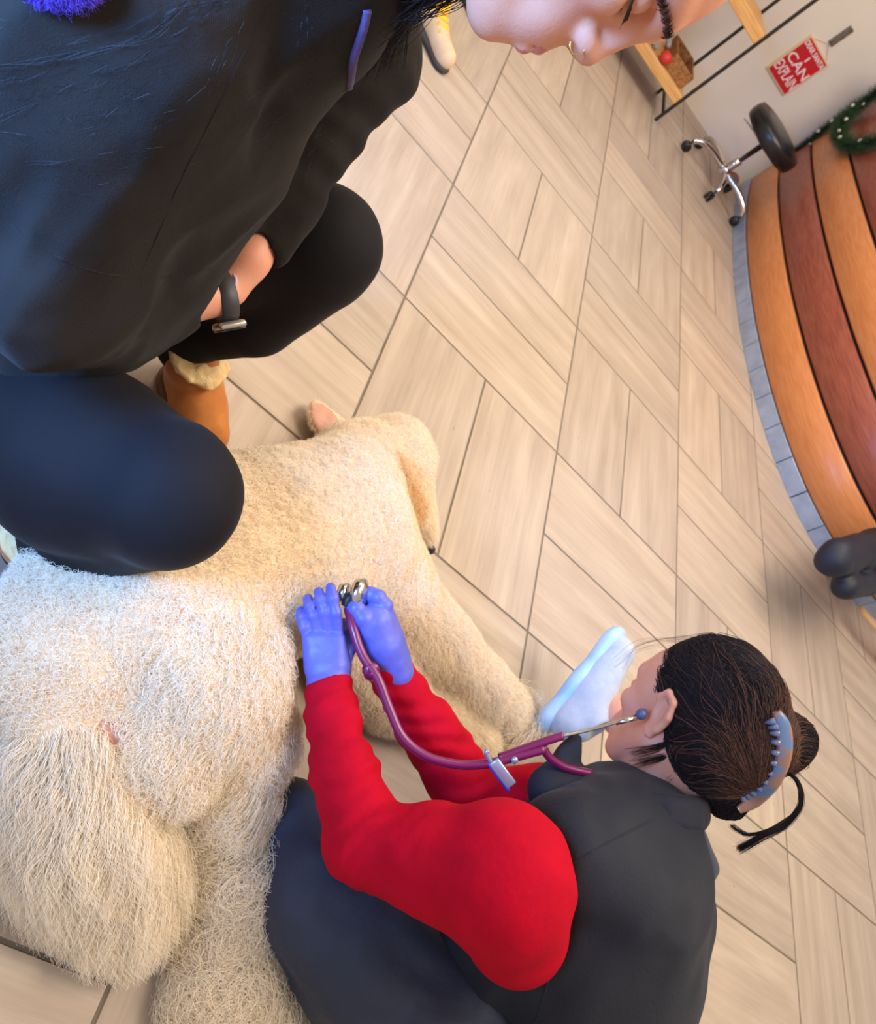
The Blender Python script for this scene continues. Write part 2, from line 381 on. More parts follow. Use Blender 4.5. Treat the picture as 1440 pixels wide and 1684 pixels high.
# ------------------------------------------------------------------ sign and hook on the wall
red = mat('red_paint', (206, 22, 34), .5); cream = mat('cream_frame', (236, 204, 160), .6); white = mat('white_lettering', (250, 225, 222), .6)
def text(s, size, m, mw, parent, name='lettering', bold=0.0, sx=1, ext=.001):
    c = bpy.data.curves.new(name, 'FONT'); c.body = s; c.size = size; c.align_x = 'CENTER'; c.align_y = 'CENTER'; c.extrude = ext; c.offset = bold
    t = bpy.data.objects.new('tmp', c); col.objects.link(t); bpy.context.view_layer.update()
    me = bpy.data.meshes.new_from_object(t.evaluated_get(bpy.context.evaluated_depsgraph_get())); bpy.data.objects.remove(t); me.materials.clear(); me.materials.append(m)
    me.transform(mw @ Matrix.Diagonal((sx, 1, 1, 1)))
    o = bpy.data.objects.new(name, me); col.objects.link(o); o.parent = parent; o.location = -Vector(parent.matrix_world.translation); return o
sg = empty('hanging_sign', (1.475, 3.262, .48), 'small red sign with white hand lettering hanging on the white wall', 'sign')
V, F = rbox((1.475, 3.262, .605), (.212, .014, .275), .003); mesh('frame', V, F, cream, sg, False)
V, F = rbox((1.475, 3.254, .605), (.192, .008, .255), .001); mesh('panel', V, F, red, sg, False)
RX = Matrix.Rotation(math.pi / 2, 4, 'X')
for s, z, size, sx in (('DEAR SANTA', .706, .040, .80), ('I', .662, .046, 1.5), ('CAN', .606, .074, 1.22), ('EXPLAIN', .531, .084, .60)):
    text(s, size, white, Matrix.Translation((1.475, 3.2485, z)) @ RX, sg, bold=.0012, sx=sx)
V, F = tube([(1.385, 3.262, .735), (1.475, 3.266, .79), (1.565, 3.262, .735)], .0016, 6); mesh('cord', V, F, cream, sg)
hk = empty('wall_hook', (1.48, 3.27, .79), 'small grey metal hook strip above the red sign', 'hook'); hm = mat('grey_metal', (120, 108, 96), .4, c2=(150, 138, 124), nscale=60, metallic=.6)
V, F = rbox((1.482, 3.265, .86), (.042, .01, .13), .004); mesh('strip', V, F, hm, hk, False)
V, F = tube(catmull([(1.482, 3.26, .82), (1.482, 3.235, .80), (1.482, 3.222, .815)], 6), .004, 8); mesh('prong', V, F, hm, hk)

# ------------------------------------------------------------------ shelf unit
iron = mat('black_iron', (52, 46, 40), .45, metallic=.5); pine = mat('pine_board', (226, 176, 108), .5, c2=(208, 150, 84), nscale=6, stretch=(1.2, 14, 14), bump=.0004, bscale=20)
sh = empty('shelf_unit', (.3, 2.6, 0), 'pine shelves on a thin black iron frame against the white wall', 'shelf')
for x in (.945, -.55):
    for y in (2.374, 2.76):
        V, F = rbox((x, y, .85), (.016, .016, 1.7), .002); mesh('post', V, F, iron, sh, False)
for z in (.145, .60, 1.1):
    V, F = rbox((.195, 2.575, z), (1.5, .40, .055 if z < .5 else .06), .005); mesh('shelf_board', V, F, pine, sh, False)
V, F = join([rbox((.2, y, .05), (1.5, .014, .014), .001) for y in (2.76,)] + [rbox((x, 2.567, .05), (.014, .39, .014), .001) for x in (.945, -.55)]); mesh('brace', V, F, iron, sh, False)
# goods on the lower shelf
br = mat('brown_wicker', (176, 120, 62), .8, c2=(120, 76, 40), nscale=60, bump=.003, bscale=90)
bx = empty('wooden_crate', (.83, 2.6, .173), 'brown wooden crate at the end of the lower pine shelf', 'crate')
V, F = join([rbox((.83, 2.43, .215), (.16, .012, .08), .002), rbox((.83, 2.72, .215), (.16, .012, .08), .002), rbox((.756, 2.575, .215), (.012, .29, .08), .002), rbox((.904, 2.575, .215), (.012, .29, .08), .002)]); mesh('side_panel', V, F, br, bx, False)
V, F = rbox((.83, 2.575, .178), (.15, .29, .01), .001); mesh('base_panel', V, F, br, bx, False)
grey_pl = mat('grey_plush', (128, 122, 112), .95, c2=(158, 150, 140), nscale=50, bump=.004, bscale=90, sheen=.4)
def plush(c, s, m, label, name='plush_toy'):
    c = np.array(c); so = Solid(); so.ell(c + A(0, 0, .07) * s, A(.065, .05, .07) * s, .02); so.ell(c + A(0, -.01, .165) * s, A(.048, .045, .045) * s, .015)
    for a in (-1, 1):
        so.cone(c + A(a * .035, 0, .19) * s, c + A(a * .06, 0, .235) * s, .016 * s, .012 * s, .01); so.cone(c + A(a * .05, -.02, .1) * s, c + A(a * .1, -.045, .06) * s, .02 * s, .016 * s, .012); so.cone(c + A(a * .035, -.02, .03) * s, c + A(a * .055, -.09, .018) * s, .024 * s, .02 * s, .012)
    o, _, _ = build(name, so, .006, m, None, 2); tag(o, label, 'toy'); return o
plush((.60, 2.52, .173), 1.0, grey_pl, 'grey plush toy with limbs sitting on the lower pine shelf')
plush((.34, 2.50, .173), .85, mat('brown_plush', (150, 104, 66), .95, c2=(120, 80, 50), nscale=50, bump=.004, bscale=90), 'brown plush toy further along the lower pine shelf', 'plush_toy')
V, F = lathe([(.004, 0), (.025, .006), (.036, .03), (.025, .056), (.004, .06)], (.725, 2.405, .173), 20); tag(mesh('ball', V, F, mat('red_rubber', (200, 50, 40), .5)), 'small red ball on the front edge of the lower pine shelf', 'ball')

# ------------------------------------------------------------------ rolling stool
chrome = mat('chrome', (215, 215, 222), .12, metallic=1); vinyl = mat('black_vinyl', (24, 24, 28), .3, bump=.0004, bscale=200); blk = mat('black_plastic', (22, 22, 24), .45)
SX, SY = W(1191, 285, .1)[:2]; SX -= .015
st = empty('rolling_stool', (SX, SY, 0), 'round black padded rolling stool with chrome five-star base and casters', 'stool')
V, F = lathe([(.17, .355), (.192, .362), (.2, .385), (.2, .42), (.19, .444), (.15, .456), (.02, .458)], (SX, SY, 0), 40); mesh('seat', V, F, vinyl, st)
V, F = lathe([(.05, .335), (.11, .345), (.11, .357), (.05, .357)], (SX, SY, 0), 24); mesh('seat_plate', V, F, blk, st)
V, F = lathe([(.024, .10), (.024, .2), (.016, .205), (.016, .345)], (SX, SY, 0), 20); mesh('column', V, F, chrome, st)
V, F = tube(catmull([(SX, SY, .34), (SX - .08, SY + .02, .335), (SX - .17, SY + .05, .325)], 5), .005, 8); mesh('lever', V, F, chrome, st)
V, F = lathe([(.036, .085), (.04, .09), (.04, .125), (.03, .135)], (SX, SY, 0), 20); mesh('hub', V, F, chrome, st)
for k in range(5):
    a = math.radians(72 * k - 97); d = A(math.cos(a), math.sin(a), 0); c = A(SX, SY, 0)
    P = catmull([c + d * .03 + A(0, 0, .11), c + d * .16 + A(0, 0, .115), c + d * .245 + A(0, 0, .098), c + d * .275 + A(0, 0, .07)], 6)
    V, F = tube(P, .016, 10); lg = mesh('base_leg', V, F, chrome, st)
    e = A(-d[1], d[0], 0); q = c + d * .275
    V, F = join([lathe([(.008, -.012), (.026, -.01), (.027, -.004), (.027, .0)], q + e * -.008 + A(0, 0, .027), 18, e), lathe([(.027, 0), (.027, .004), (.026, .01), (.008, .012)], q + e * .008 + A(0, 0, .027), 18, e), tube([q + A(0, 0, .03), q + A(0, 0, .072)], .007, 8)])
    cs = mesh('caster', V, F, blk, lg)

# ------------------------------------------------------------------ things at the edges
navy_pad = mat('navy_nylon', (12, 17, 32), .6, c2=(16, 24, 42), nscale=6, bump=.002, bscale=18)
j = Solid()
j.chain([(W(1372, 920, .30), .066), (W(1440, 900, .31), .074), (W(1580, 861, .31), .074)], .02, 0, (CR[2], .8))
j.chain([(W(1388, 965, .27), .048), (W(1470, 948, .28), .054), (W(1600, 915, .28), .054)], .010)
j.disp = lambda P: vn(P, 12, 3) * .006 + vn(P, 30, 4) * .0025
o, _, _ = build('folded_jacket', j, .008, navy_pad, None, 2); tag(o, 'dark navy padded jacket lying folded over the low wooden bench', 'jacket')
tb = mat('tan_board', (206, 168, 122), .5, c2=(190, 150, 104), nscale=6, stretch=(1, 12, 1)); bc = W(1500, 935, .22); bn = empty('wooden_bench', (bc[0], bc[1], 0), 'low tan wooden bench under the navy jacket at the right edge', 'bench')
bd = unit(W(1560, 850, .22) - W(1370, 920, .22)); ba = math.atan2(bd[1], bd[0]); Rz = np.array(Matrix.Rotation(ba, 3, 'Z')); pb = np.array([-bd[1], bd[0], 0]); b0 = W(1412, 945, .2)
V, F = rbox(b0 + bd * .36 + A(0, 0, .0), (.72, .17, .025), .004, Rz); mesh('seat_board', V, F, tb, bn)
for u_ in (.28, .62):
    for v_ in (-.06, .06):
        q = b0 + bd * u_ + pb * v_; V, F = rbox((q[0], q[1], .095), (.035, .035, .19), .003, Rz); mesh('leg', V, F, tb, bn)
r0, r1 = W(1416, 1004, .10), W(1480, 1078, .10); V, F = rbox((r0 + r1) / 2, (np.linalg.norm(r1 - r0), .045, .02), .003, np.array(Matrix.Rotation(math.atan2(r1[1] - r0[1], r1[0] - r0[0]), 3, 'Z'))); mesh('foot_rail', V, F, tb, bn)
for q, hh in ((r1, .1),):
    V, F = rbox((q[0], q[1], hh / 2), (.03, .03, hh), .003); mesh('leg', V, F, tb, bn)
# ------------------------------------------------------------------ the dog
skin_d = mat('cream_coat', (226, 196, 158), .9, c2=(238, 214, 180), nscale=22, bump=.004, bscale=70)
pinkd = mat('pink_skin', (214, 160, 136), .6, c2=(190, 140, 120), nscale=40); nose_m = mat('black_nose', (40, 34, 34), .4)
def furmat(name, c1, c2, c3):
    m = bpy.data.materials.new(name); m.use_nodes = True; nt = m.node_tree; b = nt.nodes['Principled BSDF']; b.inputs['Roughness'].default_value = .75; b.inputs['Specular IOR Level'].default_value = .25
    h = nt.nodes.new('ShaderNodeHairInfo'); r = nt.nodes.new('ShaderNodeValToRGB'); r.color_ramp.elements[0].color = lin(c1); r.color_ramp.elements[1].color = lin(c2); e = r.color_ramp.elements.new(.5); e.color = lin(c3)
    nt.links.new(h.outputs['Random'], r.inputs[0]); nt.links.new(r.outputs[0], b.inputs['Base Color']); return m
fur_m = furmat('cream_fur', (246, 226, 194), (255, 247, 230), (251, 238, 214))
ear_m = furmat('apricot_fur', (228, 184, 130), (246, 220, 178), (238, 202, 152))
D = Solid(); FZ = ((0, 0, 1), .84)
tz = .135
# 0 torso, 1 haunch, 2 leg fluff, 3 tail, 4 front leg, 5 head, 6 muzzle, 7 paw
D.chain([(W(125, 1075, .125), .110), (W(230, 990, tz), .130), (W(360, 925, tz), .142), (W(460, 900, tz), .142), (W(545, 885, tz), .135)], .04, 0, FZ)
D.chain([(W(545, 880, .14), .125), (W(612, 950, .13), .100)], .04, 0, FZ)
D.cone(W(545, 830, .13), W(600, 760, .11), .110, .075, .04, 0)
D.ell(W(335, 1115, .17), A(.105, .105, .085), .04, 1)                       # haunch
D.cone(W(345, 1120, .16), W(400, 1210, .13), .088, .07, .03, 1)
D.chain([(W(385, 1220, .12), .066), (W(360, 1320, .085), .050), (W(385, 1425, .06), .046)], .025, 2)
D.ell(W(240, 1235, .14), A(.085, .07, .07), .025, 1)                        # buttock
D.chain([(W(390, 1440, .05), .058), (W(425, 1495, .05), .050), (W(370, 1545, .04), .038), (W(372, 1640, .045), .046), (W(410, 1690, .04), .050)], .02, 7)
D.chain([(W(110, 1225, .12), .060), (W(125, 1320, .09), .085), (W(155, 1375, .070), .074), (W(190, 1435, .06), .060), (W(185, 1505, .045), .032)], .02, 3)
D.cone(W(220, 1380, .06), W(222, 1460, .05), .050, .040, .02, 3)
D.chain([(W(640, 985, .12), .078), (W(715, 1065, .085), .062), (W(775, 1125, .065), .052), (W(835, 1170, .045), .045)], .03, 4)
D.ell(W(836, 1176, .04), A(.052, .045, .036), .02, 7)
D.chain([(W(590, 1080, .07), .07), (W(640, 1150, .05), .05), (W(720, 1185, .04), .038), (W(790, 1225, .035), .034)], .03, 4)
D.ell(W(645, 752, .095), A(.078, .080, .078), .02, 5)
D.cone(W(668, 800, .09), W(704, 882, .06), .048, .027, .02, 6)
D.cone(W(570, 765, .09), W(640, 760, .09), .066, .07, .03, 5)
D.disp = lambda P: vn(P, 14, 5) * .007 + vn(P, 34, 6) * .0035
dogV, dogF = D.skin(.0075); dogV = relax(dogV, dogF, 3); dogV[:, 2] = np.maximum(dogV[:, 2], .002)
dog = mesh('dog', dogV, dogF, [skin_d, pinkd]); tag(dog, 'curly cream poodle mix dog lying on its side on the tile floor', 'dog')
# pink skin by the tail root
pk = [(W(190, 1205, .2), .022), (W(345, 1535, .08), .028)]
fc = dogV[dogF].mean(1)
mi = np.zeros(len(dogF), int)
for c, r in pk: mi[np.linalg.norm(fc - c, axis=1) < r] = 1
dog.data.polygons.foreach_set('material_index', mi)
# ears
def ear(pts, m, flat, name='ear', th=.4):
    e = Solid(); e.chain(pts, .012, 0, (flat, th)); e.disp = lambda P: vn(P, 40, 9) * .004
    o, V, F = build(name, e, .004, m, dog, 2); return o, V, F
e1, e1V, e1F = ear([(W(600, 745, .17), .025), (W(640, 785, .175), .038), (W(672, 835, .15), .032)], skin_d, (0, 0, 1), th=.55)
e1['label'] = 'hanging ear with curly apricot fur'
eo = Solid(); eo.cone(W(562, 712, .035), W(529, 692, .03), .036, .042, .012, 0, 1, ((.3, .2, 1), .4)); e2, e2V, e2F = build('ear', eo, .003, [skin_d, pinkd], dog, 2)
ec = W(528, 692, .04); f2 = e2V[e2F].mean(1); n2 = vnormals(e2V, e2F)[e2F[:, 0]]
e2.data.polygons.foreach_set('material_index', ((np.linalg.norm((f2 - ec)[:, :2], axis=1) < .035) & (n2[:, 2] > .3)).astype(int)); e2['label'] = 'ear flipped open on the floor showing its pink inside'
V, F = rbox(W(533, 688, .046), (.006, .034, .004), .0018, np.array(Matrix.Rotation(math.radians(-38), 3, 'Z'))); mesh('ear_fold', V, F, mat('dark_pink', (150, 96, 90), .7), e2)
no = Solid(); no.ell(W(706, 902, .045), A(.014, .012, .011), .005); build('nose', no, .002, nose_m, dog, 1)
# coat
def coat(name, V, F, n, parent, m, length, lean, curl, rad, wt=None, flow=None, k=7, seedv=0):
    P, vi = sample(V, F, n, wt); Nn = vnormals(V, F)[vi]; L = length[vi] if not np.isscalar(length) else np.full(n, length)
    L = L * (.55 + .6 * RN.random(n)); cu = curl[vi] if not np.isscalar(curl) else np.full(n, curl)
    fl = flow[vi] if flow is not None else np.zeros((n, 3))
    cl = np.stack([vn(P, 45, s + seedv) for s in (1, 2, 3)], 1) * .9 + np.stack([vn(P, 120, s + seedv) for s in (4, 5, 6)], 1) * .8     # locks of hair lean together
    d0 = unit(Nn * 1.0 + cl * lean + fl * 1.0 + RN.normal(size=(n, 3)) * .18)
    a = unit(np.cross(d0, RN.normal(size=(n, 3)))); b = np.cross(d0, a); ph = vn(P, 30, 8 + seedv) * 6 + RN.random(n) * 1.5; out = np.zeros((n, k, 3))
    for i in range(k):
        t = i / (k - 1); th = ph + t * 6.5; rr = cu * L * (.12 + .25 * t)
        out[:, i] = P + d0 * (L * t * .92)[:, None] + fl * (L * t * t * .35)[:, None] + (a * (np.cos(th) - np.cos(ph))[:, None] + b * (np.sin(th) - np.sin(ph))[:, None]) * rr[:, None]
        out[:, i, 2] -= L * t * t * .12
    out[:, :, 2] = np.maximum(out[:, :, 2], .003)
    return strands(name, out, rad, m, parent)
vid = D.ids(dogV)
Lm = np.array([.012, .017, .030, .040, .015, .012, .010, .048])[vid]; Cm = np.array([.8, .8, 1.0, .5, .7, .5, .5, 1.4])[vid]
Lm = Lm * (1 + .25 * vn(dogV, 12, 3))
tail_dir = unit(W(190, 1650, .02) - W(110, 1230, .12)); leg_dir = unit(W(400, 1600, .03) - W(390, 1250, .1)); fdir = unit(W(840, 1180, .03) - W(650, 980, .1)); bdir = unit(W(120, 1075, .12) - W(575, 865, .13))
FLW = np.stack([bdir * .5, leg_dir * .5, leg_dir * .5, tail_dir * 1.3, fdir * .7, -bdir * .1, unit(W(700, 885, .05) - W(655, 780, .09)) * .8, leg_dir * .2])[vid]
hidden = dogV[:, 2] < .012
for c, r in pk: hidden |= np.linalg.norm(dogV - c, axis=1) < r * .8
wt = np.where(hidden, .05, 1.) * np.array([1, 1, 1.3, 1.5, 1, 1, .8, 1.4])[vid]
coat('fur', dogV, dogF, 230000, dog, fur_m, Lm, .62, Cm, .00034, wt, FLW)
coat('ear_fur', e1V, e1F, 6000, e1, ear_m, .016, .9, 1.3, .0004)
coat('ear_fur', e2V, e2F, 1500, e2, fur_m, .006, .5, .5, .0003, np.where(vnormals(e2V, e2F)[:, 2] > .3, .15, 1.))
# ------------------------------------------------------------------ people: a head in its own frame, x to the face, y to the left ear, z to the crown
skin = mat('skin', (226, 160, 130), .5, c2=(216, 146, 116), nscale=18, bump=.00025, bscale=500, sss=.12, spec=.4)
skin_lip = mat('lip', (200, 112, 104), .4); dark_hair = None
def head_solid(T, s=1.0):          # T(p) maps head-frame points to the room; ids: 0 skin, 1 lips
    so = Solid(); R = np.array([T(A(1, 0, 0)) - T(A(0, 0, 0)), T(A(0, 1, 0)) - T(A(0, 0, 0)), T(A(0, 0, 1)) - T(A(0, 0, 0))]).T; R = R / np.linalg.norm(R, axis=0)
    E = lambda c, r, k=.012, id=0, op=1: so.ell(T(A(*c)), A(*r) * s, k * s, id, op, R)
    K = lambda a, b, ra, rb, k=.01, id=0, op=1: so.cone(T(A(*a)), T(A(*b)), ra * s, rb * s, k * s, id, op)
    E((-.012, 0, .030), (.096, .076, .088)); E((.030, 0, .025), (.064, .066, .072), .02)           # skull, forehead
    E((.040, 0, -.030), (.050, .054, .060), .02)                                                     # face
    K((.062, .018, -.082), (.005, .050, -.045), .020, .018, .02); K((.062, -.018, -.082), (.005, -.050, -.045), .020, .018, .02)   # jaw
    E((.079, 0, -.088), (.019, .023, .018), .020)                                                    # chin
    for q in (-1, 1):
        K((.088, q * .012, .034), (.070, q * .045, .036), .011, .010, .012)                          # brow ridge
        E((.066, q * .040, -.010), (.022, .018, .018), .016)                                         # cheek
        E((.087, q * .032, .010), (.019, .019, .013), .006, 0, -1)                                   # socket
        E((.0735, q * .032, .010), (.0150, .0160, .0125), .003); K((.092, q * .018, .0045), (.078, q * .050, .0040), .0014, .0014, .0012, 0, -1)                                      # closed eyeball
        K((.0865, q * .020, .0020), (.0795, q * .046, .0015), .0026, .0020, .002)                     # lower lid edge
        E((.098, q * .0125, -.022), (.0125, .0085, .0085), .005)                                     # nostril wing
        E((.100, q * .0075, -.0305), (.0070, .0034, .0045), .002, 0, -1)                             # nostril
    K((.090, 0, .026), (.104, 0, -.014), .0080, .0085, .010); E((.1050, 0, -.018), (.0105, .0110, .0095), .006)   # nose
    E((.084, 0, -.054), (.021, .032, .028), .012)                                                    # muzzle
    for q in (-1, 1):
        K((.1015, q * .003, -.0545), (.090, q * .022, -.057), .0062, .0030, .003, 1); K((.1000, 0, -.0650), (.088, q * .019, -.060), .0066, .0032, .003, 1)
        K((.108, 0, -.0597), (.090, q * .024, -.0590), .0014, .0011, .002, 0, -1)
    for q in (-1, 1):                                                                                # ears
        P = [(.004, .074, -.022), (.000, .078, .000), (.004, .083, .022), (-.008, .087, .034), (-.022, .088, .026), (-.024, .086, .005), (-.012, .080, -.018), (-.003, .076, -.030)]
        P = [(x, q * y, z) for x, y, z in P]
        for a, b in zip(P, P[1:] + P[:1]): K(a, b, .0048, .0048, .004)
        E((-.010, q * .079, .004), (.016, .005, .026), .005)
        E((-.006, q * .086, .004), (.009, .006, .016), .003, 0, -1)
        E((-.003, q * .077, -.026), (.007, .004, .008), .004)
    return so, R
def frame(o, f, u):                    # map from a head frame with face direction f and crown direction u
    f = unit(f); u = unit(u - f * (u @ f)); l = np.cross(u, f); return lambda p: o + p[..., 0:1] * f + p[..., 1:2] * l + p[..., 2:3] * u if p.ndim > 1 else o + p[0] * f + p[1] * l + p[2] * u
def finger(so, pts, r0, r1, id=0, k=.004):
    n = len(pts); rr = np.linspace(r0, r1, n)
    for i in range(n - 1): so.cone(pts[i], pts[i + 1], rr[i], rr[i + 1], k, id)
    for i in range(1, n - 1): so.ell(pts[i], A(1, 1, 1) * rr[i] * 1.07, .003, id)
def lipmask(so, P):
    d = np.min([so.d1(q, P) for q in so.p if q[6] == 1 and q[7] == 1], axis=0); return (d < .0006).astype(int)
# ------------------------------------------------------------------ the kneeling examiner
glove_m = mat('violet_nitrile', (100, 104, 196), .45, c2=(88, 92, 184), nscale=30, bump=.0006, bscale=130, sheen=.1)
red_m = mat('red_knit', (186, 0, 34), .85, c2=(174, 0, 30), nscale=26, bump=.0008, bscale=120, sheen=.0, spec=.15)
vest_m = mat('charcoal_softshell', (40, 41, 49), .8, c2=(33, 35, 43), nscale=10, bump=.0006, bscale=240, sheen=.05, spec=.3)
pants_m = mat('slate_trousers', (40, 48, 68), .7, c2=(33, 41, 60), nscale=7, bump=.0008, bscale=120, sheen=.1)
sU = unit(.46 * CR[0] - .88 * CR[1] - .05 * CR[2]); sF = unit(-.56 * CR[0] - .20 * CR[1] + .80 * CR[2]); sF = unit(sF - sU * (sU @ sF))
sHo = Q(1078, 1172, 1.09) - np.cross(sU, sF) * .080
sT = frame(sHo, sF, sU)
nS, fS = Q(850, 1450, .93), Q(955, 1320, 1.19)         # near and far shoulder
body, _ = head_solid(sT)
nk = Q(1060, 1322, 1.13)
body.chain([(sT(A(-.025, 0, -.04)), .056), (sT(A(-.004, 0, -.09)), .044), (nk, .046)], .02)
chest = Q(965, 1480, 1.11); belly = Q(880, 1640, 1.13); hip = Q(880, 1760, 1.12)
body.chain([(chest, .10), (belly, .10), (hip, .12)], .05); body.cone(nS, nk, .03, .03, .02); body.cone(fS, nk, .035, .035, .02)
body.chain([(nS, .050), (Q(600, 1385, 1.0), .026), (Q(540, 1130, 1.06), .024), (Q(538, 1080, 1.075), .024)], .02)
body.chain([(fS, .046), (Q(800, 1315, 1.19), .034), (Q(634, 1092, 1.112), .019), (Q(622, 1060, 1.10), .018)], .02)
body.chain([(Q(880, 1740, 1.05), .08), (Q(620, 1560, 1.10), .07), (Q(505, 1370, 1.14), .05)], .03)
body.chain([(Q(930, 1690, 1.2), .07), (Q(1080, 1420, 1.36), .05), (Q(1075, 1270, 1.5), .038), (Q(1010, 1170, 1.61), .030), (Q(972, 1140, 1.65), .028)], .03)
bV, bF = body.skin(.003); bV = relax(bV, bF, 1); bV[:, 2] = np.maximum(bV[:, 2], .004)
vet = mesh('person', bV, bF, [skin, skin_lip]); vet.data.polygons.foreach_set('material_index', lipmask(body, bV[bF].mean(1)))
tag(vet, 'person kneeling in red sweater and charcoal vest, holding a stethoscope to the dog', 'person')
def folds(P, k=1.0, c=None, f=26, amp=.003):           # cloth wrinkles
    return vn(P, 9, 21) * .004 * k + np.abs(vn(P, f, 22)) * amp * k - vn(P, f * 2.1, 23) * amp * .35 * k
# sweater: body of the sweater under the vest, two sleeves
sw = Solid()
sw.ell(Q(824, 1436, .93), A(.081, .082, .080), .03); sw.ell(Q(850, 1525, .95), A(.062, .064, .062), .03)
sw.chain([(Q(835, 1455, .93), .078), (Q(720, 1415, .955), .060), (Q(600, 1385, .99), .050)], .02)
sw.chain([(Q(600, 1385, .99), .050), (Q(566, 1270, 1.02), .0400), (Q(545, 1180, 1.045), .0335), (Q(541, 1128, 1.058), .0305)], .02)
sw.cone(nS, fS, .04, .045, .02)
sw.chain([(fS, .050), (Q(880, 1310, 1.185), .046), (Q(795, 1318, 1.185), .048), (Q(770, 1300, 1.18), .048), (Q(700, 1195, 1.145), .042), (Q(636, 1096, 1.112), .0315)], .02)
def swd(P):
    ax = unit(Q(541, 1128, 1.058) - Q(600, 1385, .99)); t = (P - Q(600, 1385, .99)) @ ax
    rings = np.sin(t * 210 + vn(P, 18, 31) * 3.5) * .0012 * np.clip((t + .03) * 12, 0, 1)
    q = np.clip(1 - np.linalg.norm(P - Q(600, 1385, .99), axis=1) / .12, 0, 1); bx_ = unit(Q(840, 1450, .93) - Q(600, 1385, .99)); r2 = np.sin(((P - Q(600, 1385, .99)) @ unit(bx_ - ax)) * 260 + vn(P, 22, 33) * 4) * .0022 * q
    return vn(P, 10, 21) * .0035 + (np.abs(vn(P, 19, 22)) - .3) * .0042 + rings * 1.6 + r2
sw.disp = swd
# cut the cuffs off square
for wr, el in ((Q(541, 1122, 1.058), Q(566, 1270, 1.02)), (Q(634, 1090, 1.112), Q(700, 1195, 1.145))):
    ax = unit(wr - el); sw.cone(wr + ax * .052, wr + ax * .10, .052, .052, .004, 0, -1)
build('sweater', sw, .0045, red_m, vet, 1, .004)
# vest
vs = Solid()
vs.chain([(Q(1000, 1450, 1.08), .130), (Q(960, 1560, 1.09), .145), (Q(910, 1700, 1.12), .150), (Q(870, 1780, 1.12), .15)], .05)
vs.chain([(Q(935, 1400, 1.01), .070), (Q(1050, 1365, 1.08), .070)], .04); vs.cone(Q(1050, 1410, 1.1), Q(1110, 1482, 1.1), .075, .058, .04)
vs.cone(Q(1010, 1340, 1.13), Q(925, 1330, 1.12), .055, .045, .03); vs.cone(Q(1060, 1350, 1.12), Q(1010, 1340, 1.13), .060, .06, .03)
vs.chain([(Q(790, 1560, 1.08), .07), (Q(770, 1690, 1.08), .08)], .05)
vs.ell(Q(826, 1440, .92), A(.084, .086, .084), .010, 0, -1); vs.ell(Q(848, 1528, .94), A(.066, .068, .066), .010, 0, -1)
vax = unit(Q(1150, 1390, 1.05) - Q(900, 1680, 1.05)); vay = unit(np.cross(vax, CR[2]))
def vsd(P):
    X = np.stack([P @ vax * .45, P @ vay, P @ CR[2] * .6], 1); return vn(P, 8, 41) * .005 + (np.abs(vn(X, 13, 42)) - .3) * .018 + (np.abs(vn(X, 31, 43)) - .3) * .006
vs.disp = vsd
vsV, vsF = vs.skin(.006)
vsV = relax(vsV, vsF, 2); vest = mesh('vest', vsV, vsF, vest_m, vet)
def hit_(sol, x, y, d0=.7, d1=1.4, n=500):
    P = np.array([Q(x, y, d) for d in np.linspace(d0, d1, n)]); f = sol.f(P); i = np.argmax(f < 0); return P[i] if f[i] < 0 else None
# standing collar: a thick bent band around the neck
cax = unit(.10 * CR[0] - 1.0 * CR[1] + .22 * CR[2]); e1_ = unit(np.cross(cax, CR[2])); e2_ = np.cross(cax, e1_)
cs = Solid(); n = 22
P = []
for i in range(n + 1):
    a = 2 * math.pi * i / n; P.append(Q(1056, 1332, 1.105) + (e1_ * math.cos(a) * .075 + e2_ * math.sin(a) * .072))
for i in range(n):
    cs.cone(P[i], P[i + 1], .013, .013, .01, 0, 1); cs.cone(P[i] + cax * .018, P[i + 1] + cax * .018, .0075, .0075, .018, 0, 1)
cs.disp = lambda P: vn(P, 26, 44) * .003
build('collar', cs, .004, vest_m, vest, 1)
# zip pull flap in front of the throat
fl = Solid(); fl.chain([(Q(900, 1285, 1.08), .022), (Q(935, 1240, 1.10), .013), (Q(946, 1216, 1.10), .009)], .01, 0, (CR[2], .5)); fl.cone(Q(965, 1292, 1.10), Q(900, 1305, 1.08), .022, .022, .02)
build('collar_flap', fl, .003, vest_m, vest, 1)
for pts in ([(925, 1428), (1000, 1385), (1075, 1347)], [(935, 1500), (905, 1600), (880, 1684)]):
    P = [hit_(vs, *c[:2]) for c in catmull([A(*p, 0) for p in pts], 8)]; P = [q - CR[2] * .0004 for q in P if q is not None]
    if len(P) > 4: V, F = tube(P, .0012, 6); mesh('seam', V, F, vest_m, vest)
# trousers
tr = Solid()
tr.chain([(Q(478, 1348, 1.125), .060), (Q(540, 1470, 1.07), .078), (Q(612, 1590, 1.05), .090), (Q(722, 1740, 1.03), .11)], .03)
tr.chain([(Q(560, 1440, 1.15), .05), (Q(575, 1600, 1.16), .055), (Q(615, 1760, 1.10), .06)], .02)
tr.chain([(Q(905, 1790, 1.12), .14), (Q(750, 1640, 1.17), .09), (Q(700, 1560, 1.22), .07)], .04)
tr.chain([(Q(930, 1690, 1.2), .11), (Q(1080, 1420, 1.36), .085), (Q(1080, 1275, 1.5), .055), (Q(1035, 1200, 1.58), .042)], .03)
tr.disp = lambda P: vn(P, 9, 51) * .006 + (np.abs(vn(np.stack([P @ vay * .5, P @ vax, P @ CR[2]], 1), 15, 52)) - .3) * .016 + (np.abs(vn(P, 34, 53)) - .3) * .004
build('trousers', tr, .006, pants_m, vet, 2, .002)
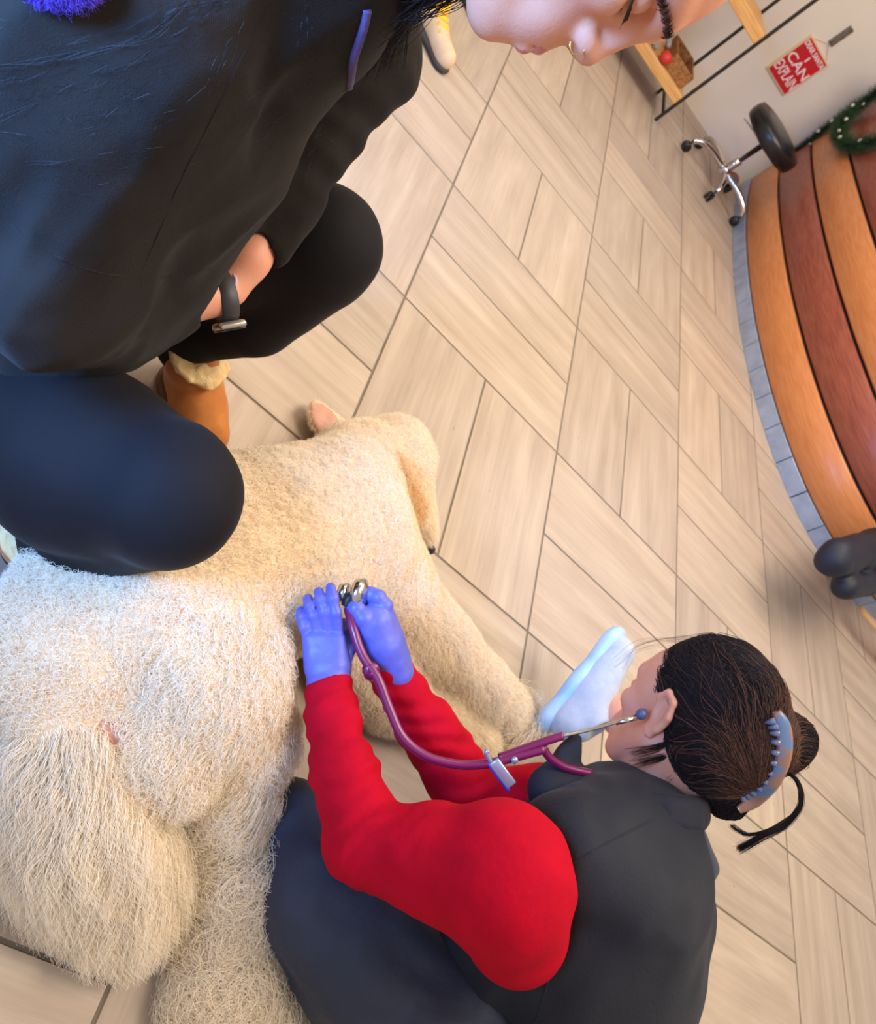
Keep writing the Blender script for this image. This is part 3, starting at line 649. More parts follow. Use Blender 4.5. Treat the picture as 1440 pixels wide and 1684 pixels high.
# gloves, each one surface with palm, thumb and four fingers
gl = Solid()
gl.chain([(Q(542, 1145, 1.055), .0262), (Q(541, 1130, 1.058), .0262), (Q(539, 1105, 1.066), .027)], .012)
for x0, x1, w0 in ((522, 512, .019), (540, 532, .019), (554, 554, .019)): gl.cone(Q(x0, 1092, 1.064), Q(x1, 1052, 1.068), w0, .0125, .010)
for pts in ([(556, 1040, 1.070), (551, 1008, 1.064), (547, 984, 1.064), (543, 966, 1.070)], [(539, 1036, 1.070), (532, 1006, 1.064), (527, 986, 1.066), (524, 973, 1.072)], [(523, 1038, 1.071), (515, 1012, 1.066), (509, 996, 1.068), (506, 985, 1.074)], [(509, 1052, 1.073), (501, 1031, 1.068), (497, 1015, 1.070), (495, 1005, 1.076)]):
    finger(gl, [Q(*p) for p in pts], .0084, .0066, 0, .002)
finger(gl, [Q(563, 1088, 1.085), Q(574, 1062, 1.095), Q(573, 1042, 1.105), Q(566, 1026, 1.115)], .012, .0082)
gl.disp = lambda P: vn(P, 60, 61) * .0008
gA, gV, gF = build('glove', gl, .0018, glove_m, vet, 1)
gr = Solid()
gr.chain([(Q(648, 1106, 1.112), .0275), (Q(639, 1080, 1.106), .0265), (Q(630, 1062, 1.100), .026)], .012); gr.chain([(Q(624, 1058, 1.096), .029), (Q(616, 1025, 1.090), .0275)], .012); gr.cone(Q(638, 1050, 1.105), Q(633, 1020, 1.105), .02, .017, .012)
for pts, r in (([(634, 1012, 1.095), (632, 996, 1.088), (622, 982, 1.086), (609, 977, 1.090), (602, 981, 1.098)], .0108), ([(630, 1010, 1.115), (628, 990, 1.112), (618, 980, 1.112), (606, 984, 1.118)], .009), ([(622, 1022, 1.13), (612, 1002, 1.135), (600, 994, 1.14), (592, 1002, 1.14)], .009), ([(612, 1040, 1.13), (600, 1020, 1.14), (590, 1014, 1.145), (584, 1024, 1.145)], .0085)):
    finger(gr, [Q(*p) for p in pts], r, r * .82)
finger(gr, [Q(606, 1040, 1.078), Q(597, 1017, 1.072), Q(585, 1001, 1.074), Q(573, 990, 1.080)], .0135, .0085)
gr.disp = lambda P: vn(P, 60, 62) * .0008
build('glove', gr, .0018, glove_m, vet, 1)
# shoe of the far foot, heel down and toe raised
sh_m = mat('white_knit_shoe', (188, 194, 204), .8, c2=(178, 186, 198), nscale=60, bump=.0008, bscale=300); sole_m = mat('pale_blue_sole', (150, 196, 232), .5, c2=(190, 216, 238), nscale=14); lace_m = mat('peach_lace', (240, 214, 200), .7)
he, to = Q(912, 1172, 1.62), Q(1000, 1062, 1.66); sa = unit(to - he); sn = unit(-CR[0] * .80 - CR[1] * .42 + CR[2] * .50); sn = unit(sn - sa * (sn @ sa)); sb = np.cross(sa, sn)      # sn points out of the sole
shoe = Solid(); P3 = lambda x, y, z: he + sa * x + sb * y - sn * z
SL = np.linalg.norm(to - he)
for a, b, ra, rb in (((.0, 0, .030), (SL * .45, 0, .030), .036, .036), ((SL * .45, 0, .030), (SL * 1.0, 0, .022), .038, .036), ((.01, 0, .05), (.03, 0, .075), .034, .032), ((.05, 0, .055), (SL * .7, 0, .032), .034, .032)): shoe.cone(P3(*a), P3(*b), ra, rb, .02)
shoe.ell(P3(.018, 0, .112), A(.033, .033, .033), .01, 0, -1)
shV, shF = shoe.skin(.0035); shV = relax(shV, shF, 1); shO = mesh('shoe', shV, shF, sh_m, vet)
so_ = Solid(); so_.cone(P3(-.012, 0, .0), P3(SL * .45, 0, .004), .036, .034, .02, 0, 1, (sn, .62)); so_.cone(P3(SL * .45, 0, .004), P3(SL * 1.03, 0, .002), .034, .042, .02, 0, 1, (sn, .55))
build('sole', so_, .003, sole_m, shO, 1)
for i in range(4):
    t = SL * (.42 + .11 * i); V, F = tube(catmull([P3(t, -.018, .066 - .006 * i), P3(t + .006, 0, .073 - .008 * i), P3(t, .018, .066 - .006 * i)], 5), .0028, 6); mesh('lace', V, F, lace_m, shO)

# hair: a close cap, a twisted bun and loose locks
hair_m = furmat('dark_brown_hair', (16, 13, 16), (46, 30, 26), (26, 19, 20)); hair_l = furmat('brown_hair', (44, 28, 22), (104, 66, 48), (68, 43, 32)); cap_m = mat('hair_mass', (26, 19, 20), .6, c2=(40, 27, 24), nscale=18)
bunc = Q(1222, 1208, 1.085); 
cap = Solid(); Rh = np.array([sT(A(1, 0, 0)) - sHo, sT(A(0, 1, 0)) - sHo, sT(A(0, 0, 1)) - sHo]).T
cap.ell(sT(A(-.022, 0, .042)), A(.100, .084, .094), .02, 0, 1, Rh); cap.ell(sT(A(-.055, 0, .0)), A(.062, .072, .07), .02, 0, 1, Rh); cap.ell(bunc, A(.066, .066, .066), .007); cap.ell(Q(1284, 1222, 1.10), A(.036, .040, .046), .012); cap.ell(Q(1196, 1300, 1.11), A(.036, .036, .036), .02)
cap.ell(sT(A(.105, 0, -.03)), A(.085, .13, .115), .012, 0, -1, Rh); 
for q in (-1, 1): cap.ell(sT(A(.012, q * .088, -.030)), A(.042, .030, .052), .01, 0, -1, Rh)
cap.disp = lambda P: vn(P, 30, 71) * .003
hair, hV, hF = build('hair', cap, .004, cap_m, vet, 2)
def strip_hair(name, n, starts, ends, via, rad, m, parent, k=12, jit=.003):
    out = np.zeros((n, k, 3)); t = np.linspace(0, 1, k)
    for i in range(k): tt = t[i]; out[:, i] = (1 - tt) ** 2 * starts + 2 * tt * (1 - tt) * via + tt * tt * ends
    ns = RN.normal(size=(n, 1, 3)) * jit; out += ns * np.sin(t * math.pi)[None, :, None]
    return strands(name, out, rad, m, parent, .5)
# strands combed over the hair mass: they follow a direction field on its surface
def comb(name, sol, V, F, n, m, field, parent, steps=10, ds=.008, lift=.0012, rad=.00045, wt=None, wob=.15):
    P, _ = sample(V, F, n, wt); out = [P.copy()]; e = 1e-3
    def grad(X): f0 = sol.f(X); return f0, unit(np.stack([sol.f(X + e * A(*v)) - f0 for v in ((1, 0, 0), (0, 1, 0), (0, 0, 1))], 1))
    w0 = RN.normal(size=(n, 3)) * wob; L = RN.uniform(.6, 1.3, (n, 1)); up = RN.uniform(.2, 1.8, n) * lift
    for i in range(steps):
        f0, g = grad(P); v = field(P) + w0 + np.stack([vn(P, 35, q) for q in (1, 2, 3)], 1) * wob * 1.5; v = unit(v - g * (v * g).sum(1)[:, None]); P = P + v * ds * L
        f0, g = grad(P); P = P - g * (f0 - up * (1 if i < steps - 2 else .3))[:, None]; out.append(P.copy())
    return strands(name, np.stack(out, 1), rad, m, parent, .5)
clipc = Q(1285, 1250, 1.06); bun_ax = unit(CR[0] * .75 + CR[1] * .25 - CR[2] * .6)
def sfield(P):
    to = unit(bunc - P); d = np.linalg.norm(P - bunc, axis=1); tw = unit(np.cross(bun_ax, P - clipc)); t = np.clip((d - .066) / .03, 0, 1)[:, None]
    return to * t + (unit(clipc - P) * .55 + tw * .8) * (1 - t)
comb('hair_strands', cap, hV, hF, 11000, hair_m, sfield, hair, 11, .008, .0016, .00045, None, .22)
near_bun = np.exp(-(np.linalg.norm(hV - bunc, axis=1) / .068) ** 4) + .008
comb('hair_strands', cap, hV, hF, 4600, hair_l, sfield, hair, 12, .009, .003, .00045, near_bun, .1)
def lock(pts, n, m, name, spr=.006, rad=.0004, par=None):
    C = catmull(pts, 6); k = len(C); out = C[None] + RN.normal(size=(n, 1, 3)) * spr * np.linspace(.5, 1, k)[None, :, None] * .6 + RN.normal(size=(n, 1, 3)) * spr * (np.linspace(0, 1, k) ** 2)[None, :, None] * .5
    return strands(name, out, rad, m, par if par is not None else hair, .3)
lock([Q(1285, 1262, 1.06), Q(1311, 1285, 1.05), Q(1316, 1322, 1.04), Q(1292, 1355, 1.04), Q(1256, 1374, 1.04), Q(1215, 1396, 1.05)], 160, hair_m, 'loose_lock', .0035)
lock([Q(1300, 1342, 1.04), Q(1262, 1365, 1.04), Q(1228, 1372, 1.05), Q(1202, 1358, 1.06)], 70, hair_m, 'loose_lock', .002)
for pts in ([(1130, 1190), (1090, 1225), (1038, 1238)], [(1140, 1210), (1100, 1240), (1045, 1256)], [(1150, 1230), (1120, 1262), (1095, 1284)]):
    lock([Q(x, y, 1.085) for x, y in pts], 45, hair_m, 'nape_lock', .005)
for k in range(7):
    a = Q(1120 + rnd.random() * 60, 1040 + rnd.random() * 20, 1.2); lock([a, Q(1070 - rnd.random() * 20, 1045 + rnd.random() * 20, 1.16), Q(1030 - rnd.random() * 30, 1075 + rnd.random() * 30, 1.15)], 2, hair_m, 'wisp', .004, .00016)
for k in range(10): lock([Q(1240, 1120 + k * 3, 1.12), Q(1310 + k * 2, 1180 + rnd.random() * 20, 1.12), Q(1322 + k, 1240, 1.12), Q(1300, 1280, 1.12)], 3, hair_l, 'wisp', .004, .0002)
# claw clip
tort = mat('tortoiseshell', (100, 120, 150), .25, c2=(150, 110, 90), nscale=38, det=1, lo=.45, hi=.55)
def hit(sol, x, y, d0=.85, d1=1.4, n=400):          # first point of a solid seen at x, y
    P = np.array([Q(x, y, d) for d in np.linspace(d0, d1, n)]); f = sol.f(P); i = np.argmax(f < 0); return P[i] if f[i] < 0 else None
hp = [hit(cap, x, y) for x, y in ((1262, 1172), (1280, 1200), (1281, 1240), (1264, 1278), (1240, 1300), (1216, 1318))]; hd = np.array([(q - CC) @ CR[2] if q is not None else np.nan for q in hp]); hd = np.where(np.isnan(hd), np.nanmean(hd), hd); hd = np.convolve(np.pad(hd, 1, 'edge'), [.25, .5, .25], 'valid') - .014
cp = catmull([Q(x, y, d) for (x, y), d in zip(((1276, 1170), (1289, 1200), (1288, 1245), (1270, 1288), (1243, 1315), (1214, 1332)), hd)], 8)
clip = empty('claw_clip', cp[20], 'tortoiseshell claw clip holding up the brown bun', 'hair clip')
wd = unit(np.cross(np.gradient(cp, axis=0)[20], CR[2])); vv = []; ff = []
T = unit(np.gradient(cp, axis=0)); rows = []
for i, p in enumerate(cp):
    s_ = unit(np.cross(T[i], CR[2])); h = .0105 * (1 - abs(2 * i / (len(cp) - 1) - 1) ** 4 * .5); z = unit(np.cross(T[i], s_))
    if z @ CR[2] > 0: z = -z
    for u_, v_ in ((-1, 0), (-.6, .0025), (.6, .0025), (1, 0), (.6, -.002), (-.6, -.002)): rows.append(p + s_ * h * u_ + z * v_)
n = len(cp); F = [[i * 6 + k, i * 6 + (k + 1) % 6, (i + 1) * 6 + (k + 1) % 6, (i + 1) * 6 + k] for i in range(n - 1) for k in range(6)] + [[0, 1, 2, 3, 4, 5], [(n - 1) * 6 + k for k in range(6)][::-1]]
mesh('spine', rows, F, tort, clip)
for i in range(3, n - 3, 3):
    s_ = unit(np.cross(T[i], CR[2])); s_ = s_ if s_ @ CR[0] < 0 else -s_
    V, F = tube([cp[i] + s_ * .006, cp[i] + s_ * .012 + CR[2] * .002, cp[i] + s_ * .018 + CR[2] * .008], [.0046, .0036, .0012], 8); mesh('tooth', V, F, tort, clip)

# ------------------------------------------------------------------ stethoscope
tube_m = mat('plum_tubing', (118, 22, 78), .3, spec=.6); steel = mat('steel', (205, 200, 195), .2, metallic=1); blackr = mat('black_rubber', (18, 16, 18), .5); bluer = mat('blue_grey_tip', (70, 84, 120), .4)
sc = empty('stethoscope', Q(700, 1240, 1.02), 'plum coloured stethoscope held on the dog and worn in the ear', 'stethoscope')
main = catmull([Q(572, 1000, 1.075), Q(581, 1035, 1.062), Q(596, 1078, 1.055), Q(622, 1118, 1.05), Q(640, 1165, 1.045), Q(662, 1212, 1.04), Q(700, 1243, 1.04), Q(750, 1257, 1.045), Q(800, 1256, 1.05), Q(850, 1244, 1.055), Q(895, 1232, 1.06)], 8)
V, F = tube(main, .0062, 14); mesh('tube', V, F, tube_m, sc)
V, F = tube(catmull([Q(820, 1246, 1.055), Q(860, 1232, 1.058), Q(900, 1218, 1.062), Q(925, 1210, 1.066)], 8), .0056, 12); mesh('tube', V, F, tube_m, sc)
V, F = tube(catmull([Q(892, 1228, 1.062), Q(904, 1246, 1.066), Q(930, 1262, 1.075), Q(972, 1272, 1.09)], 8), .0056, 12); mesh('tube', V, F, tube_m, sc)
V, F = join([tube([Q(612, 1105, 1.05), Q(608, 1100, 1.06)], .011, 12), rbox(Q(612, 1110, 1.055), (.016, .012, .02), .004)]); mesh('tube_clip', V, F, tube_m, sc)
V, F = tube(catmull([Q(922, 1211, 1.066), Q(970, 1200, 1.075), Q(1015, 1187, 1.078), Q(1045, 1180, 1.08)], 8), .0024, 10); mesh('ear_tube', V, F, steel, sc)
V, F = tube([Q(1012, 1189, 1.078), Q(1046, 1180, 1.08)], [.003, .0042], 10); mesh('tube_sleeve', V, F, steel, sc)
V, F = lathe([(.002, -.006), (.0065, -.003), (.008, .003), (.006, .009), (.003, .011)], Q(1053, 1175, 1.082), 16, unit(Q(1066, 1170, 1.10) - Q(1045, 1180, 1.08))); mesh('ear_tip', V, F, bluer, sc)
V, F = tube([Q(968, 1271, 1.088), Q(976, 1273, 1.092)], .0042, 10); mesh('tube_end', V, F, steel, sc)
ca = unit(CR[0] * .92 + CR[1] * .12 - CR[2] * .25)
V, F = lathe([(.004, -.010), (.019, -.009), (.021, -.004), (.021, .003), (.015, .006), (.009, .009), (.004, .009)], Q(594, 977, 1.085), 28, ca); mesh('chest_piece', V, F, steel, sc)
V, F = lathe([(.004, -.016), (.012, -.015), (.014, -.009), (.014, -.004), (.004, -.003)], Q(576, 977, 1.085), 24, ca); mesh('bell', V, F, steel, sc)
V, F = tube(catmull([Q(586, 980, 1.08), Q(574, 984, 1.075), Q(570, 996, 1.075)], 5), .0075, 12); mesh('stem', V, F, blackr, sc)
# name tag and keys hanging from the tube
tg = empty('badge', Q(820, 1265, 1.05), 'small blue and silver badge hanging below the plum tube', 'badge'); blue_p = mat('blue_plastic', (52, 66, 190), .35); clr = mat('silver_plastic', (170, 180, 205), .25, metallic=.5)
Rb = np.stack([unit(CR[0] * .6 + CR[1] * .8), unit(CR[0] * .8 - CR[1] * .6), CR[2]], 1)
V, F = rbox(Q(826, 1272, 1.045), (.040, .015, .004), .0018, Rb); mesh('card', V, F, clr, tg)
V, F = rbox(Q(819, 1277, 1.047), (.046, .005, .006), .002, Rb); mesh('edge_strip', V, F, blue_p, tg)
V, F = tube(catmull([Q(812, 1262, 1.05), Q(800, 1240, 1.045), Q(802, 1234, 1.045)], 5), .003, 8); mesh('clip', V, F, clr, tg)
V, F = lathe([(.001, -.003), (.0045, -.002), (.0045, .002), (.001, .003)], Q(846, 1250, 1.048), 14, CR[2]); mesh('stud', V, F, clr, tg)
# ------------------------------------------------------------------ the squatting person in the black hoodie, beside the camera
hood_m = mat('black_fleece', (35, 31, 29), .95, c2=(43, 38, 35), nscale=9, bump=.0005, bscale=600, sheen=.04, spec=.12)
nt = hood_m.node_tree; wv = nt.nodes.new('ShaderNodeTexWave'); wv.inputs['Scale'].default_value = 420; wv.inputs['Distortion'].default_value = 1.2; wv.inputs['Detail'].default_value = 2
mpn = nt.nodes.new('ShaderNodeMapping'); mpn.inputs['Rotation'].default_value = (.5, .9, .4); tcn = nt.nodes.new('ShaderNodeTexCoord'); nt.links.new(tcn.outputs['Object'], mpn.inputs[0]); nt.links.new(mpn.outputs[0], wv.inputs['Vector'])
b1 = nt.nodes.new('ShaderNodeBump'); b1.inputs['Distance'].default_value = .00012; nt.links.new(wv.outputs['Fac'], b1.inputs['Height'])
old = [n for n in nt.nodes if n.type == 'BUMP' and n is not b1][0]; nt.links.new(b1.outputs[0], old.inputs['Normal'])
leg_m = mat('black_leggings', (23, 20, 24), .78, c2=(20, 18, 21), nscale=14, bump=.00025, bscale=500, sheen=.03, spec=.2)
hU = unit(1.0 * CR[0] - .02 * CR[1] + .0 * CR[2]); hF_ = unit(.02 * CR[0] + 1.0 * CR[1] + .38 * CR[2]); hF_ = unit(hF_ - hU * (hU @ hF_))
HD = .60
# nose tip of the head frame (.125,0,-.018) is seen at (966, 98); chin at the left
hT0 = frame(A(0, 0, 0), hF_, hU); hO = Q(966, 100, HD) - hT0(A(.1120, 0, -.018)); hT = frame(hO, hF_, hU)
wb, _ = head_solid(hT, 1.0)
rs = Q(215, 90, .70); ls = Q(520, -150, .86); neck = hT(A(-.045, 0, -.16))
wb.chain([(hT(A(-.02, 0, -.05)), .055), (hT(A(-.03, 0, -.10)), .050), (neck, .052)], .02)
rk = Q(285, 815, .87); lk = Q(535, 405, 1.10); rh = Q(-60, 600, 1.00); lh = Q(150, 420, 1.20)
wb.chain([(neck, .045), (Q(250, 80, .80), .07), (Q(120, 330, .92), .08), (Q(60, 480, 1.04), .09)], .03); wb.cone(rs, neck, .032, .032, .02); wb.cone(ls, neck, .035, .035, .02)
wb.chain([(rs, .045), (Q(90, 470, .74), .040), (Q(300, 486, .93), .027), (Q(345, 488, .945), .0245)], .02)
wb.chain([(ls, .05), (Q(600, 120, .98), .026), (Q(455, 355, .98), .022), (Q(410, 424, .975), .0225), (Q(378, 474, .975), .022)], .02)
wb.chain([(rh, .09), (rk, .052)], .03); wb.chain([(lh, .09), (lk, .052)], .03)
ra, la = Q(80, 890, 1.06), Q(300, 575, 1.30)
wb.chain([(rk, .050), (Q(150, 866, .97), .040), (ra, .028)], .01); wb.chain([(lk, .050), (Q(420, 515, 1.20), .040), (Q(320, 548, 1.26), .030), (la, .028)], .01)
# clasped hands below the wrists
for w0, dx in ((Q(340, 482, .965), 0), (Q(366, 478, .99), 1)):
    d = unit(CR[2] * 1.0 - CR[0] * .34 - CR[1] * .10); sd = unit(CR[1] * .5 - CR[0] * .8)
    wb.cone(w0, w0 + d * .03, .022, .018, .01); wb.cone(w0 + d * .03 + sd * .010, w0 + d * .08 + sd * .016, .015, .013, .01); wb.cone(w0 + d * .03 - sd * .010, w0 + d * .08 - sd * .016, .015, .013, .01)
    for f in range(4):
        b0 = w0 + d * .082 + sd * (-.024 + .016 * f); c_ = -CR[0] * .6 - CR[1] * .6 if dx else -CR[1] * .8
        finger(wb, [b0, b0 + d * .032, b0 + d * .046 + c_ * .018, b0 + d * .040 + c_ * .034], .0085, .007)
    finger(wb, [w0 + d * .03 + sd * .020, w0 + d * .055 + sd * .032, w0 + d * .08 + sd * .034], .010, .008)
wV, wF = wb.skin(.003); wV = relax(wV, wF, 1)
wm = mesh('person', wV, wF, [skin, skin_lip]); wm.data.polygons.foreach_set('material_index', lipmask(wb, wV[wF].mean(1)))
tag(wm, 'person with long dark hair in black hoodie and leggings, squatting over the dog', 'person')
# leggings
lg = Solid()
lg.chain([(Q(-40, 640, .98), .105), (Q(140, 760, .90), .102), (Q(270, 808, .87), .082)], .03); lg.ell(Q(284, 818, .86), A(.069, .069, .069), .03)
lg.chain([(Q(275, 835, .89), .070), (Q(150, 872, .96), .062), (Q(60, 892, 1.03), .044)], .008)
lg.chain([(Q(180, 420, 1.16), .10), (Q(400, 400, 1.13), .094), (Q(530, 402, 1.10), .080)], .03); lg.ell(Q(545, 405, 1.095), A(.066, .066, .066), .03)
lg.chain([(Q(530, 440, 1.11), .064), (Q(420, 520, 1.20), .058), (Q(320, 548, 1.26), .046), (Q(300, 572, 1.29), .042)], .012)
lg.disp = lambda P: vn(P, 7, 81) * .004 + np.abs(vn(P, 15, 82)) * .002
build('leggings', lg, .005, leg_m, wm, 2, .001)
# boots
tan = mat('tan_suede', (196, 124, 54), .85, c2=(176, 106, 44), nscale=30, sheen=.3); shear = mat('sheepskin', (226, 190, 130), .95, c2=(240, 210, 156), nscale=60, bump=.003, bscale=120)
for k, (a_, toe_, col_) in enumerate(((W(318, 607, .045), W(352, 690, .04), W(305, 590, .09)), (W(85, 880, .045), W(235, 800, .045), W(60, 885, .09)))):
    if k == 0: a_, toe_, col_ = W(318, 622, .045), W(335, 712, .042), W(318, 600, .10)
    b_ = Solid(); b_.chain([(a_, .044), ((a_ + toe_) / 2, .043), (toe_, .042)], .02); b_.cone(a_, col_, .042, .044, .02)
    bo, _, _ = build('boot', b_, .004, tan, wm, 2, .004); c_ = Solid(); c_.ell(col_ + A(0, 0, .018), A(.052, .052, .020), .01); c_.disp = lambda P: vn(P, 90, 3) * .004
    build('cuff', c_, .003, shear, bo, 1)
    sl_ = Solid(); sl_.cone(A(a_[0], a_[1], .012), A(toe_[0], toe_[1], .012), .048, .047, .01, 0, 1, ((0, 0, 1), .3)); build('sole', sl_, .004, mat('gum_sole', (120, 84, 50), .7), bo, 1, .001)
# hoodie: body, shoulders, sleeves, hood
ho = Solid()
ho.chain([(Q(40, 420, 1.00), .170), (Q(110, 300, .86), .175), (Q(200, 120, .76), .165), (Q(280, -40, .72), .13)], .06)
ho.chain([(Q(300, 130, .84), .10), (Q(345, 240, .93), .080), (Q(330, 340, 1.00), .055)], .04)
ho.chain([(Q(470, -130, .66), .07), (Q(190, 60, .62), .095), (Q(80, 250, .66), .085), (Q(70, 450, .72), .075)], .04)
ho.chain([(Q(70, 450, .72), .076), (Q(160, 490, .83), .060), (Q(240, 492, .90), .044), (Q(280, 490, .925), .033)], .03)
ho.chain([(Q(300, -60, .70), .12), (Q(430, -40, .70), .10), (Q(520, -60, .70), .07)], .04); ho.cone(Q(560, -20, .84), Q(540, 80, .92), .05, .05, .03)
ho.cone(Q(80, 540, .86), Q(170, 530, .88), .07, .045, .03)
ho.chain([(Q(520, -40, .92), .08), (Q(600, 60, .96), .052), (Q(608, 120, .97), .044)], .03)
ho.chain([(Q(608, 120, .97), .052), (Q(540, 225, .975), .046), (Q(475, 320, .98), .044), (Q(432, 388, .978), .037)], .02)
ho.chain([(Q(420, 60, .95), .08), (Q(420, 200, 1.0), .06)], .04)
ho.cone(Q(365, 320, .945), Q(385, 385, .95), .045, .022, .03)
hax = unit(Q(432, 388, .978) - Q(540, 225, .975)); hax2 = unit(CR[0] * .93 + CR[2] * .36)
ho.cone(Q(428, 396, .978) + hax * .046, Q(428, 396, .978) + hax * .09, .045, .045, .003, 0, -1)
ho.cone(Q(296, 488, .930) + hax2 * .046, Q(296, 488, .930) + hax2 * .10, .046, .046, .003, 0, -1)
fold_d = unit(CR[0] * .75 - CR[1] * .65)
def hod(P):
    u_ = P @ fold_d; v_ = P @ unit(CR[0] * .65 + CR[1] * .75)
    X = np.stack([u_ * .35, v_, P @ CR[2] * .6], 1)
    s = (Q(432, 388, .978) - P) @ hax; q = np.clip(1 - np.linalg.norm(P - Q(560, 190, .975), axis=1) / .13, 0, 1)
    return vn(P, 6, 91) * .010 + (np.abs(vn(X, 11, 92)) - .3) * .022 + (np.abs(vn(X, 24, 95)) - .3) * .009 + np.abs(vn(P, 24, 93)) * .003 + np.sin(s * 150 + vn(P, 20, 94) * 3) * .004 * q
ho.disp = hod
hoV, hoF = ho.skin(.0045); hoV = relax(hoV, hoF, 2); hoodie = mesh('hoodie', hoV, hoF, hood_m, wm)
def onsurf(sol, x, y, d0=.3, d1=1.4, n=500):          # first point of a solid seen at x, y
    ds_ = np.linspace(d0, d1, n); P = np.array([Q(x, y, d) for d in ds_]); f = sol.f(P); i = np.argmax(f < 0); return P[i] if f[i] < 0 else None
def seam(pts, name='seam', off=.0008, r=.0011, m=None):
    C = catmull([A(*p, 0) for p in pts], 14); P = [onsurf(ho, c[0], c[1]) for c in C]; P = [p - CR[2] * off for p in P if p is not None]
    if len(P) < 4: return
    P = np.array(P); 
    for _ in range(3): P[1:-1] = (P[:-2] + P[1:-1] * 2 + P[2:]) / 4
    V, F = tube(P, r, 8); mesh(name, V, F, m or hood_m, hoodie)
seam([(440, 2), (400, 90), (350, 190), (300, 290), (262, 380), (232, 450)]); seam([(2, 350), (50, 398), (100, 425), (150, 445), (232, 458), (300, 450), (350, 440)])
# lanyard, scrunchie
pur = mat('purple_cord', (82, 66, 108), .7, c2=(66, 50, 92), nscale=60, bump=.001, bscale=200); furp = furmat('purple_fuzz', (70, 44, 150), (112, 84, 196), (88, 60, 170))
P = [onsurf(ho, *p) for p in ((604, 22), (598, 50), (590, 75), (582, 100), (578, 122), (574, 146))]; P = [p - CR[2] * .005 for p in P if p is not None]
V, F = tube(catmull(P, 8), .0045, 10); ly = mesh('lanyard', V, F, pur); tag(ly, 'purple cord hanging at the front of the black hoodie', 'lanyard')
sc_ = Solid(); pc = onsurf(ho, 100, 0); pc = Q(100, -44, .46) if pc is None else Q(100, -44, max(.3, (pc - CC) @ CR[2] - .01))
for i in range(14):
    a, b = [pc + CR[0] * .019 * math.cos(t) + CR[1] * .010 * math.sin(t) for t in (2 * math.pi * i / 14, 2 * math.pi * (i + 1) / 14)]
    sc_.cone(a, b, .009, .009, .004)
so2, sV, sF2 = build('scrunchie', sc_, .0025, mat('purple_plush', (80, 54, 160), .9), None, 1); tag(so2, 'fuzzy purple scrunchie on the shoulder of the black hoodie', 'scrunchie')
Pp, vi = sample(sV, sF2, 3500); Nn = vnormals(sV, sF2)[vi]; strands('fuzz', np.stack([Pp + (Nn + RN.normal(size=Nn.shape) * .5) * .0035 * t for t in (0, .5, 1)], 1), .00018, furp, so2)
# hair: cap on the head, hanging curtain, loose strands lying on the hoodie
hc = Solid(); hR = np.array([hF_, np.cross(hU, hF_), hU]).T
hc.ell(hT(A(-.022, 0, .044)), A(.098, .086, .092), .02, 0, 1, hR); hc.ell(hT(A(-.050, 0, -.01)), A(.060, .074, .080), .02, 0, 1, hR); hc.ell(hT(A(.115, 0, -.035)), A(.085, .13, .110), .012, 0, -1, hR)
hc.disp = lambda P: vn(P, 30, 71) * .003
bl_m = furmat('black_hair', (14, 13, 16), (46, 38, 38), (26, 22, 24))
wh, whV, whF = build('hair', hc, .004, cap_m, wm, 2)
comb('hair_strands', hc, whV, whF, 6000, bl_m, lambda P: unit(hT(A(-.07, 0, -.1)) - P), wh, 10)
dn = A(0, 0, -1.)
n = 1700; t6 = RN.random(n); st_ = np.array([Q(850 - 60 * a, -140 + 95 * b, .66 + .08 * c) for a, b, c in zip(RN.random(n), RN.random(n), RN.random(n))])
en_ = np.array([Q(600 - 130 * a + 120 * b * .3, 25 + 60 * b - 60 * a, .70 + .10 * c) for a, b, c in zip(RN.random(n), RN.random(n), RN.random(n))]); vi_ = (st_ + en_) / 2 + CR[1] * .02 * RN.normal(size=(n, 1)) - CR[1] * .01
def bez(n, a, v, b, k=14): t = np.linspace(0, 1, k)[None, :, None]; return (1 - t) ** 2 * a[:, None] + 2 * t * (1 - t) * v[:, None] + t * t * b[:, None]
B_ = bez(n, st_, vi_, en_); B_ += np.sin(np.linspace(0, 5, 14))[None, :, None] * RN.normal(size=(n, 1, 3)) * .004
strands('hair_strands', B_, .0004, bl_m, wh, .4)
n = 1100; a = RN.random(n); b = RN.random(n); c = RN.random(n)
st_ = np.array([Q(690 - 40 * x, -70 + 50 * y, .70 + .06 * z) for x, y, z in zip(a, b, c)]); en_ = np.array([Q(652 - 80 * x + 40 * (z - .5), 30 + 90 * z * y + 40 * x * y, .74 + .08 * z) for x, y, z in zip(b, a, c)]); vi_ = (st_ + en_) / 2 + CR[0] * .012
strands('hair_strands', bez(n, st_, vi_, en_), .00035, bl_m, wh, .4)
fine_m = furmat('fine_hair', (40, 38, 40), (84, 84, 90), (22, 21, 24))
def surf_strand(pts, m_=7, jit=6, cnt=1):
    for _ in range(cnt):
        C = catmull([A(p[0] + rnd.uniform(-jit, jit), p[1] + rnd.uniform(-jit, jit), 0) for p in pts], m_ * 3); P = [onsurf(ho, q[0], q[1], n=160) for q in C]; P = [p for p in P if p is not None]
        if len(P) >= 28: yield np.array([P[int(i)] for i in np.linspace(0, len(P) - 1, 28)]) - CR[2] * .006
OUT = []
